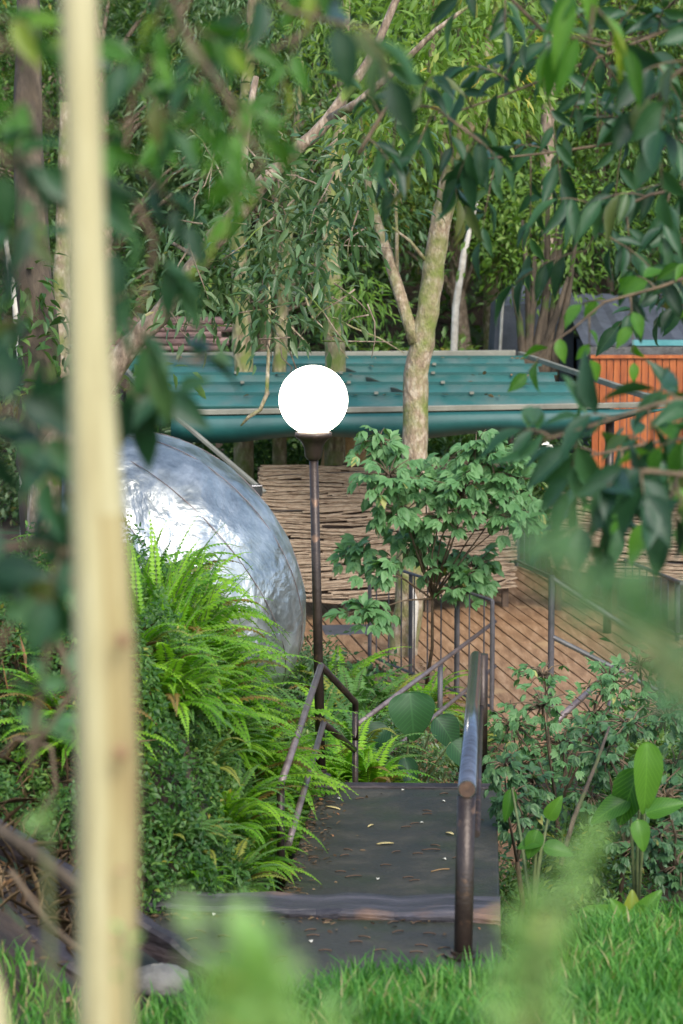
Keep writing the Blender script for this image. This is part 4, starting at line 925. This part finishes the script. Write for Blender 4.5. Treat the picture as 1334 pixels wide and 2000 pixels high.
broad('wavy_leaf_plant', (at(1225, 1810, 9.3)[0], 9.3, .22), [(at(1215, 1800, 9.3), V3(-.9, -.1, .4), .17, .08, .9, V3(0, -.8, .6)), (at(1230, 1800, 9.3), V3(.1, 0, 1), .13, .075, 1., V3(.1, -1, .3)), (at(1240, 1800, 9.3), V3(.6, -.1, .8), .17, .08, .8, V3(-.2, -1, .3)), (at(1225, 1800, 9.2), V3(-.4, -.1, .6), .12, .06, .9, V3(0, -1, .5)), (at(1250, 1810, 9.3), V3(.9, -.1, .3), .14, .06, .6, V3(0, -1, .6))],
      'big_light', 'low yellow green plant with wavy leaves at the edge of the grass')
tag(MB().tube([at(1095, 1690, 10.6), at(1120, 1600, 10.7), at(1165, 1490, 11), at(1190, 1420, 11.2)], [.012, .011, .009, .006], 8).build('dead_branch', M['bark_dark'], origin=at(1095, 1690, 10.6), sm=True), 'dark slanting bare stem rising from the hollow on the right', 'stem')

# ------------------------------------------------------------------ ground cover on the bank, leaf litter
Lv = Leaves('mid'); N = 130000
xx = rng.uniform(-2.6, -.28, N); yy = 9.3 + 4.9 * rng.random(N) ** 1.5; k = sst(-.26, -.5, xx)
kp = ~((xx < -1.05) & (yy < 11.2) & (rng.random(N) < .35)); xx, yy, k = xx[kp], yy[kp], k[kp]; N = len(xx)
zz = G(xx, yy) + rng.uniform(0, .16, N) * (.4 + .9 * k) * (1.1 + 1.0 * np.sin(xx * 7) * np.sin(yy * 6) + .5 * np.sin(xx * 19 + yy * 11))
Lv.add(np.stack([xx, yy, zz], 1), rng.normal(size=(N, 3)) + [.5, -.6, -.1], rng.uniform(.015, .045, N), rng.uniform(.007, .02, N), np.clip(.4 + .25 * np.sin(xx * 5 + 1) * np.sin(yy * 4) + rng.normal(size=N) * .22, 0, 1), nrm(rng.normal(size=(N, 3)) * .5 + [.3, -.5, .8]))
tag(Lv.build('ground_cover', M['cover']), 'small leafed creeping ground cover over the left bank', kind='stuff', cat='ground cover')
Lv = Leaves('mid'); N = 15000
xx = rng.uniform(.75, 4.5, N); yy = rng.uniform(9.7, 20, N); zz = G(xx, yy) + rng.uniform(0, .25, N)
keep = ~((xx < 2.6) & (yy > 18.0)) & ((yy > 12) | (xx > 2.2)); xx, yy, zz = xx[keep], yy[keep], zz[keep]; N = len(xx)
Lv.add(np.stack([xx, yy, zz], 1), rng.normal(size=(N, 3)), rng.uniform(.04, .08, N), rng.uniform(.02, .04, N), np.clip(.3 + rng.normal(size=N) * .25, 0, 1))
x2 = rng.uniform(-.3, .9, 5000); y2 = rng.uniform(13.3, 20, 5000); kp = (x2 < .45 - .0 * y2) | (y2 < 14.2)
Lv.add(np.stack([x2, y2, np.full(5000, -.86) + rng.uniform(0, .3, 5000)], 1)[kp], rng.normal(size=(int(kp.sum()), 3)), .06, .03)
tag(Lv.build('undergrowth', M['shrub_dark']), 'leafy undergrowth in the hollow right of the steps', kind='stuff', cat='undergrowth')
Lv = Leaves('mid'); N = 5200
xx = rng.uniform(-2.6, 3, N); yy = rng.uniform(6.3, 21, N)
on = (xx > -.9) & (xx < .9) & (yy < 13.4) & (yy > 8.5)
xx, yy = xx[~on], yy[~on]; N = len(xx)
Lv.add(np.stack([xx, yy, np.maximum(G(xx, yy), np.where((yy > 13.8) & (xx > 0) & (xx < 1.1), -.86, -9)) + .008], 1), rng.normal(size=(N, 3)) * [1, 1, .1], rng.uniform(.03, .07, N), rng.uniform(.012, .03, N))
tag(Lv.build('leaf_litter', M['dry']), 'dry fallen leaves scattered over the soil', kind='stuff', cat='leaf litter')

# ------------------------------------------------------------------ grass
def grass(name, xs, ys, hmin, hmax, wd, mat, label, zoff=0):
    N = len(xs); zs = G(xs, ys) + zoff; az_ = rng.uniform(0, 2 * np.pi, N); h = rng.uniform(hmin, hmax, N); bend = rng.uniform(.1, .75, N) * h
    lean = np.stack([np.cos(az_), np.sin(az_), np.zeros(N)], 1); sd_ = np.stack([-np.sin(az_ + rng.normal(size=N)), np.cos(az_), np.zeros(N)], 1)
    b = np.stack([xs, ys, zs - .01], 1); w_ = rng.uniform(.6, 1.3, N)[:, None] * wd; rows = []
    for t_, ww in ((0, .8), (.35, 1), (.7, .7)):
        c = b + np.array([0, 0, 1.0]) * (h * t_)[:, None] * 1.0 + lean * (bend * t_ ** 2)[:, None]
        rows += [c - sd_ * w_ * ww, c + sd_ * w_ * ww]
    rows.append(b + np.array([0, 0, 1.0]) * (h * .95)[:, None] + lean * (bend * 1.1)[:, None])
    V = np.stack(rows, 1); k = 7; me = bpy.data.meshes.new(name)
    Q = np.array([(0, 1, 3, 2), (2, 3, 5, 4)]); T = np.array([(4, 5, 6)])
    ia = (np.arange(N)[:, None, None] * k + Q[None]).reshape(-1, 4); ib = (np.arange(N)[:, None, None] * k + T[None]).reshape(-1, 3)
    me.vertices.add(N * k); me.vertices.foreach_set('co', V.astype(np.float32).ravel())
    me.loops.add(ia.size + ib.size); me.loops.foreach_set('vertex_index', np.concatenate([ia.ravel(), ib.ravel()]).astype(np.int32))
    s_ = np.concatenate([np.arange(len(ia)) * 4, ia.size + np.arange(len(ib)) * 3]); me.polygons.add(len(s_)); me.polygons.foreach_set('loop_start', s_.astype(np.int32))
    pv = np.clip(.5 + .22 * np.sin(xs * 6) * np.cos(ys * 5) + rng.normal(size=N) * .27, 0, 1)
    a_ = me.attributes.new('tint', 'FLOAT', 'POINT'); a_.data.foreach_set('value', np.repeat(pv, k).astype(np.float32))
    me.update(calc_edges=True); o = link(name, me, M[mat]); return tag(o, label, 'grass', kind='stuff')
N = 60000
xs = rng.uniform(-.5, 2.6, N); ys = rng.uniform(6.2, 9.9, N)
lim = 8.3 + .3 * sst(.2, .5, xs) + .95 * sst(.55, .7, xs) + .12 * np.sin(xs * 9) + .1 * np.sin(xs * 23)
lim = np.where(xs < .1, 8.3 - .5 * sst(.1, -.2, xs) + .08 * np.sin(xs * 12), lim)
k = (ys < lim); grass('grass', xs[k], ys[k], .04, .17, .0042, 'grass', 'lush green grass in the bottom right foreground')
N = 3000; xs = rng.uniform(-1.3, -.45, N); ys = rng.uniform(6.4, 7.8, N); grass('grass', xs, ys, .04, .12, .0035, 'grass', 'patch of green grass at the bottom left behind the pole foot')

# stone by the timber
bm_pts = []
sp_ = atz(315, 1915, .34); mb = MB(); prof = [(.01, 0), (.08, .01), (.11, .04), (.09, .08), (.03, .1)]; mb.lathe(sp_ - [0, 0, .05], prof, 14); 
mb.v = [(x + random.uniform(-.01, .01), y + random.uniform(-.01, .01), z + random.uniform(-.008, .008)) for x, y, z in mb.v]
tag(mb.build('stone', M['stone'], origin=sp_, sm=True), 'rounded grey stone beside the lower end of the long timber', 'stone')

# litter lying on the awning's ribs and gathered along the edges of the steps
Lv = Leaves('mid'); N = 80; yy = np.array(ribs)[rng.integers(1, 6, N)] + rng.uniform(-.1, .12, N); xx = rng.uniform(-2.0, 2.2, N)
Lv.add(np.stack([xx, yy, FZ + (BZ - FZ) * (yy - FY) / (BY - FY) + .045 - .06 * np.abs(rng.normal(size=N)) * 0], 1), rng.normal(size=(N, 3)) * [1, 1, .15], rng.uniform(.05, .11, N), rng.uniform(.02, .04, N))
tag(Lv.build('awning_litter', M['dry']), 'dry leaves lying on top of the teal awning', kind='stuff', cat='leaf litter')
Lv = Leaves('mid'); N = 420; u = np.clip(rng.exponential(.07, N), 0, .6); v = rng.random(N)
p = lx[0][None] * (1 - v[:, None]) * (1 - u[:, None]) + lx[1][None] * (1 - v[:, None]) * u[:, None] + lx[3][None] * v[:, None] * (1 - u[:, None]) + lx[2][None] * v[:, None] * u[:, None]
p[:, 2] = .006; Lv.add(p, rng.normal(size=(N, 3)) * [1, 1, .12], rng.uniform(.015, .045, N), rng.uniform(.005, .014, N))
N = 260; xx = rng.uniform(-.8, .6, N); p = np.stack([xx, s3[1] - .02 - rng.exponential(.05, N), np.full(N, .257)], 1)
Lv.add(p, rng.normal(size=(N, 3)) * [1, 1, .12], rng.uniform(.015, .04, N), rng.uniform(.005, .012, N))
tag(Lv.build('step_litter', M['dry']), 'brown leaf crumbs gathered along the edges of the dark steps', kind='stuff', cat='leaf litter')
# fallen leaves on the steps
def flat_leaf(px, py, z, L, W, ang, mat, label, name='fallen_leaf', group=None):
    p = atz(px, py, z + .004); mb = MB(); n = 8; vs = []; ca, sa_ = math.cos(ang), math.sin(ang)
    for i in range(n + 1):
        t = i / n; h = W / 2 * math.sin(math.pi * min(1, t * .95 + .03)) ** .7; zc = .004 * math.sin(math.pi * t)
        for sgn in (-1, 0, 1):
            x, y = (t - .5) * L, sgn * h; vs.append((p[0] + x * ca - y * sa_, p[1] + x * sa_ + y * ca, p[2] + zc + (.003 if sgn else 0)))
    fs = [(3 * i + k, 3 * i + k + 3, 3 * i + k + 4, 3 * i + k + 1) for i in range(n) for k in (0, 1)]
    mb.add(vs, fs); o = mb.build(name, M[mat], origin=p, sm=True); o.modifiers.new('solid', 'SOLIDIFY').thickness = .002
    return tag(o, label, 'leaf' if name == 'fallen_leaf' else 'petal', group)
flat_leaf(752, 1648, 0, .085, .024, .25, 'yellow_leaf', 'long pale yellow fallen leaf in the middle of the landing')
flat_leaf(724, 1613, 0, .05, .012, 1.0, 'yellow_leaf', 'thin straw coloured leaf beyond the long yellow one on the landing')
flat_leaf(878, 1628, 0, .05, .022, 2.4, 'yellow_leaf', 'pale curled leaf beside the thick post on the landing')
flat_leaf(842, 1660, 0, .09, .006, .1, 'litter', 'reddish thin twig like leaf right of the long yellow leaf')
flat_leaf(690, 1712, 0, .08, .007, .3, 'litter', 'brown needle like leaf near the timber edge')
flat_leaf(650, 1578, 0, .1, .02, -.7, 'yellow_leaf', 'greenish yellow leaf spray at the left side of the landing')
flat_leaf(860, 1700, 0, .1, .004, .5, 'clay', 'straw stem lying near the base of the thick post')
for (px, py, z) in ((787, 1543, 0), (661, 1560, 0), (824, 1607, 0), (866, 1565, 0), (738, 1717, 0), (868, 1678, 0), (607, 1839, .25), (418, 1786, .25)):
    flat_leaf(px, py, z, .017, .015, random.uniform(0, 3), 'petal', 'tiny whitish petal fallen on the dark steps', 'petal', 'petals fallen on the steps')
for (px, py, z) in [(rng.uniform(600, 950), rng.uniform(1545, 1725), 0) for _ in range(16)] + [(rng.uniform(300, 930), rng.uniform(1795, 1880), .25) for _ in range(18)] + list(((640, 1600, 0), (700, 1560, 0), (760, 1690, 0), (690, 1660, 0), (800, 1720, 0), (840, 1590, 0), (500, 1830, .25), (560, 1870, .25), (700, 1840, .25), (780, 1820, .25), (380, 1820, .25), (640, 1800, .25), (450, 1860, .25), (820, 1860, .25))):
    flat_leaf(px + random.uniform(-12, 12), py, z, .05, .003, random.uniform(-.6, .9), 'litter', 'short brown needle litter lying on the dark steps', 'fallen_leaf', 'needle litter on the steps')
# white flowers near right
for i, (px, py, l) in enumerate(((1072, 868, 'upper of two small white blossoms beside the shrub'), (1056, 885, 'lower of two small white blossoms beside the shrub'))):
    p = at(px, py, 18.4); Lv = Leaves('mid'); Lv.add(np.repeat([p], 6, 0), rng.normal(size=(6, 3)) + [0, -.6, 0], .06, .035)
    o = Lv.build('blossom', M['petal']); tag(o, l, 'flower')

# ------------------------------------------------------------------ leafy branches in front (big leaves)
def branch(path, Y, leaf, label, L=.12, Wr=.36, dens=9, tw=.16, droop=.9, thick=.007, kind='hi', name='leafy_branch', nl=5, tw_n=9, stem='twig', cat='branch', vrange=(0, 1)):
    """path: pixels (with optional depth change) of the main stem, twigs off it, leaves alternating along the twigs"""
    L *= .88; tw_n = max(2, int(tw_n * .78))
    if np.mean([p[0] for p in path]) < 720 and Y < 6.5: fk = max(.66, 2.85 / Y); Y *= fk; L *= fk * 1.05; tw_n = max(2, int(tw_n * .82)); tw *= fk; thick *= fk
    P = [at(p[0], p[1], Y + (p[2] if len(p) > 2 else 0)) for p in path]
    o = empty(name, P[0], label, cat); mb = MB(); Lv = Leaves(kind)
    Q = []
    for i in range(len(P) - 1):
        for t in np.linspace(0, 1, 5)[:-1]: Q.append(P[i] * (1 - t) + P[i + 1] * t)
    Q.append(P[-1]); Q = np.array(Q); m = len(Q)
    mb.tube(Q, [thick * (1 - .6 * i / m) for i in range(m)], 7, .05)
    for i in range(tw_n):
        f = (i + .7) / tw_n * (m - 1); k = int(min(f, m - 2)); b0 = Q[k] + (Q[k + 1] - Q[k]) * (f - k); ax = nrm(Q[k + 1] - Q[k])
        s_ = nrm(np.cross(ax, [0, 1, 0]) * (1 if i % 2 else -1) + rng.normal(size=3) * .45 + ax * .5 + [0, 0, -.15])
        ln = tw * rng.uniform(.6, 1.2); T = [b0 + s_ * ln * t + np.array([0, 0, -.35 * ln * t * t]) for t in np.linspace(0, 1, 5)]
        mb.tube(T, [thick * .45, thick * .4, thick * .33, thick * .25, thick * .15], 5)
        n = nl
        for j in range(n):
            t = .3 + .7 * j / max(1, n - 1); p = b0 + s_ * ln * t + np.array([0, 0, -.35 * ln * t * t])
            d = s_ * (.6 if j < n - 1 else 1) + nrm(np.cross(s_, [0, -1, .3])) * (1 if j % 2 else -1) * .8 * (j < n - 1) + np.array([0, 0, -droop]) * rng.uniform(.5, 1.2) + rng.normal(size=3) * .2
            l = L * rng.uniform(.7, 1.2)
            Lv.add(p, d, l, l * Wr, rng.uniform(*vrange), nrm(rng.normal(size=3) * .5 + [0, -.6, .7]))
    mb.build('stem', M[stem], o, sm=True); Lv.build('leaves', M[leaf], o); return o
# top centre, drooping large leaves
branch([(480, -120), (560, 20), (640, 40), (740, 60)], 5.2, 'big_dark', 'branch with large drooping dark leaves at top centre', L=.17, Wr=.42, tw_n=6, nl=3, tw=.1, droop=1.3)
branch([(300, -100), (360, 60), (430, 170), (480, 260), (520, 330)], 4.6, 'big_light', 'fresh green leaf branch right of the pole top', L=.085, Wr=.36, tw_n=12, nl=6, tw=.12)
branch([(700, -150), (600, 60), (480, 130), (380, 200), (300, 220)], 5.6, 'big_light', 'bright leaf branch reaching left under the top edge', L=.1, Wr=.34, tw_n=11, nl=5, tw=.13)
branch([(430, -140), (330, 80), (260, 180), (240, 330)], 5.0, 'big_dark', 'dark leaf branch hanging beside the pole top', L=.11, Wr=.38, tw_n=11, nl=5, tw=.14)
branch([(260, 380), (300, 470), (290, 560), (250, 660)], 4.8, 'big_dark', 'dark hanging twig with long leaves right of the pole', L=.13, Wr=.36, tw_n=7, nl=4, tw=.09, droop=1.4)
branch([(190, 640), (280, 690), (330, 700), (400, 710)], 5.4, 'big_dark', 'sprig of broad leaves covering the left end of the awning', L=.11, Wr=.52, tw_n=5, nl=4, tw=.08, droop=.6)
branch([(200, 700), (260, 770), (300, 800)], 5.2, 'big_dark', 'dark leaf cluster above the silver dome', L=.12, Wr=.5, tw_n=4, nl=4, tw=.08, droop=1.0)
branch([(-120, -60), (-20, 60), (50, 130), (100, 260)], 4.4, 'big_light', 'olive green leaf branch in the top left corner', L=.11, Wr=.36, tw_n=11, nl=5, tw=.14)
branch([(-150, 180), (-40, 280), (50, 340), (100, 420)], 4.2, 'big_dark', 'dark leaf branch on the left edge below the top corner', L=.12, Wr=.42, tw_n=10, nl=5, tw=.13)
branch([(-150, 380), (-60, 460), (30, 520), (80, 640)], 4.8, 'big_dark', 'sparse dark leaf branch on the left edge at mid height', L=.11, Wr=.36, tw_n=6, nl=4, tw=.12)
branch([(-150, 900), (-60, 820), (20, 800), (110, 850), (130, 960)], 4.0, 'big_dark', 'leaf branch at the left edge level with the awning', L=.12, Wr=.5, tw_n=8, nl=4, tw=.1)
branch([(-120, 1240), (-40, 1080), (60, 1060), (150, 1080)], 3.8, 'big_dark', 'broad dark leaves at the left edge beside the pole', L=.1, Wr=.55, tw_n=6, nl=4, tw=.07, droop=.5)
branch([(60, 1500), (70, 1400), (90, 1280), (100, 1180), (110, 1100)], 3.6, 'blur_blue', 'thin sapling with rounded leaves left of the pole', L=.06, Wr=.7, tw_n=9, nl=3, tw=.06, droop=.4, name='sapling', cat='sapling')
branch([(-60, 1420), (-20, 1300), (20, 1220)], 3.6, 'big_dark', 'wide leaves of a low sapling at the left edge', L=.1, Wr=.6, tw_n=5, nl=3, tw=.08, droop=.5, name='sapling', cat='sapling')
# upper right
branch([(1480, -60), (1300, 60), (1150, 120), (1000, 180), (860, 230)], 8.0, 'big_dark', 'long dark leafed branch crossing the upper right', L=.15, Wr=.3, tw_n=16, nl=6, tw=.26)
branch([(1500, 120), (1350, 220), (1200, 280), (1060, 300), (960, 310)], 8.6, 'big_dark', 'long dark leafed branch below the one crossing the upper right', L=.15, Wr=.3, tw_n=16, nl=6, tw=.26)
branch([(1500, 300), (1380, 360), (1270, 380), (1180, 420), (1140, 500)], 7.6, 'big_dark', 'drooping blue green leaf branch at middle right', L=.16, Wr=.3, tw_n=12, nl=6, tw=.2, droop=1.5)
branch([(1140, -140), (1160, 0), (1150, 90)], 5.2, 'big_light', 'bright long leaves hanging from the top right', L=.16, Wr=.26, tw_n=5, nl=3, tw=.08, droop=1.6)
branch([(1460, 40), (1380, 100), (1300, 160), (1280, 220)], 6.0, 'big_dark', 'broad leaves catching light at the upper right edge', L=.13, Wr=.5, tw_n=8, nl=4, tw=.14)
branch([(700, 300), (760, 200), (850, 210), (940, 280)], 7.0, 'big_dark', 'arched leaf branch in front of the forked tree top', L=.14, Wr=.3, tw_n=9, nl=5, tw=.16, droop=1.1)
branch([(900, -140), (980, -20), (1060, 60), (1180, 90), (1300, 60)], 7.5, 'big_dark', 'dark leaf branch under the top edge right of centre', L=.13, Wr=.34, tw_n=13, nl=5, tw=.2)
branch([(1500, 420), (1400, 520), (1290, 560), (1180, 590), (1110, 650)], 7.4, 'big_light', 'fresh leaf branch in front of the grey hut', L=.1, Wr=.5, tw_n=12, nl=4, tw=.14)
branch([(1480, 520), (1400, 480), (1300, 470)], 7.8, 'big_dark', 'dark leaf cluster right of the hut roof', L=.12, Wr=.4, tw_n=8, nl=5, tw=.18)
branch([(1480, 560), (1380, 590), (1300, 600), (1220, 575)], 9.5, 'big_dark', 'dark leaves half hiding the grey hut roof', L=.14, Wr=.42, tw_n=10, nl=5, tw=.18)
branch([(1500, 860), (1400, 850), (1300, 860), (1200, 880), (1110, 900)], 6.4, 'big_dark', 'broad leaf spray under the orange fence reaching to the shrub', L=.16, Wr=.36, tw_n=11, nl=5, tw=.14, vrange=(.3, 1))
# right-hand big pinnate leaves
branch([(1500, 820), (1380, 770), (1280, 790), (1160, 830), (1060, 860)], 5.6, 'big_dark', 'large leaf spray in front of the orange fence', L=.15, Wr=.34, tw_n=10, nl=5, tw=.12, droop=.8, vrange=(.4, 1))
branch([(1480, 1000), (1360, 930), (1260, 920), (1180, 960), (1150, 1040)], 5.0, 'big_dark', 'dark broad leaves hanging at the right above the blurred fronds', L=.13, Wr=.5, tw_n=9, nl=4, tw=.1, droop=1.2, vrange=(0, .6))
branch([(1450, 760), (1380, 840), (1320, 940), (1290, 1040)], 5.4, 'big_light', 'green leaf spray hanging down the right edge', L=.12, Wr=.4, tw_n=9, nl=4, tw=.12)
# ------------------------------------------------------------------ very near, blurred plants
def spray(pts, Y, leaf, label, L, Wr, n, r_px, name='near_sprig', ground=True, droop=0.1, cat='plant', kind='mid'):
    """soft plume of small leaves close to the lens, on a stem that goes down to the lawn"""
    P = [at(x, y, Y) for x, y in pts]; foot = np.array([P[-1][0] + .03, P[-1][1], float(G(P[-1][0], P[-1][1]))])
    o = empty(name, foot if ground else P[-1], label, cat); mb = MB(); path = P + ([foot] if ground else [])
    mb.tube(path, [.0015 + .001 * i for i in range(len(path))], 6); Lv = Leaves(kind)
    Q = np.array(P); seg = rng.integers(0, len(P) - 1, n) if len(P) > 1 else np.zeros(n, int); t = rng.random(n)[:, None]
    c = Q[seg] * (1 - t) + Q[np.minimum(seg + 1, len(P) - 1)] * t; off = rng.normal(size=(n, 3)) * (r_px / FPX * Y) * .45
    Lv.add(c + off, nrm(off) + rng.normal(size=(n, 3)) * .3 + [0, 0, .4 - droop], L * rng.uniform(.6, 1.2, n), L * Wr, None)
    mb.build('stem', M['twig_green'], o, sm=True); Lv.build('leaves', M[leaf], o); return o
spray([(480, 1890), (500, 1960), (500, 2060)], 1.15, 'blur', 'pale green blurred sprig close to the lens at bottom centre left', .022, .5, 130, 75)
spray([(650, 1985), (640, 2060)], 1.9, 'blur', 'small pale blurred tuft at the bottom edge', .02, .45, 40, 40)
spray([(1050, 1790), (1040, 1880), (1020, 2040)], 1.25, 'blur', 'tall pale green blurred grass plume at bottom right', .02, .35, 80, 40)
spray([(1165, 1650), (1130, 1710), (1080, 1780), (1040, 1950)], 1.25, 'blur', 'pale blurred seed head rising over the dark hollow', .016, .5, 55, 22)
spray([(1050, 1040), (1090, 1110), (1150, 1170), (1230, 1240), (1330, 1330), (1420, 1420)], 1.25, 'blur_blue', 'blurred feathery frond close to the lens at right', .022, .28, 130, 44, name='near_frond')
spray([(1190, 1160), (1240, 1190), (1300, 1240), (1400, 1300)], 1.35, 'blur_blue', 'second blurred feathery frond above the first at right', .025, .28, 60, 40, name='near_frond')
spray([(96, 1560), (90, 1640)], 2.0, 'blur', 'tiny pale blurred leaf tip left of the pole', .014, .7, 9, 16)
spray([(240, 1810), (246, 1880)], 2.2, 'blur', 'tiny pale green leaf at the edge of the pole foot', .014, .7, 8, 16)
# bare brown stems bottom left
for pts, Y, th, lab in (([(60, 1480), (140, 1350), (100, 1180), (120, 1050)], 4.2, .006, 'thin pale stem curving up beside the pole at lower left'),
                        ([(-30, 1600), (60, 1660), (150, 1730), (210, 1780)], 4.4, .012, 'brown blurred branch sloping behind the pole at lower left'),
                        ([(20, 1700), (90, 1800), (160, 1860), (240, 1930)], 4.6, .006, 'thin brown twig sloping in the bottom left corner'),
                        ([(0, 1480), (30, 1440), (100, 1460), (110, 1540), (60, 1620)], 4.6, .005, 'loop of brown vine left of the pole')):
    o = MB().tube([at(x, y, Y) for x, y in pts], [th, th, th * .9, th * .8, th * .6][:len(pts)], 7, .1).build('dead_branch', M['bark_dark' if th > .01 else 'twig'], origin=at(*pts[0], Y), sm=True); tag(o, lab, 'stem')
# dry tangle of roots on the bank at left
Lv = Leaves('lo'); N = 3000; xx = rng.uniform(-2.4, -.9, N); yy = rng.uniform(8.3, 11.5, N)
Lv.add(np.stack([xx, yy, G(xx, yy) + rng.uniform(0, .2, N)], 1), rng.normal(size=(N, 3)), rng.uniform(.08, .25, N), .006)
tag(Lv.build('dry_stalks', M['dry']), 'tangle of thin dry brown stalks on the left bank', kind='stuff', cat='dry stalks')
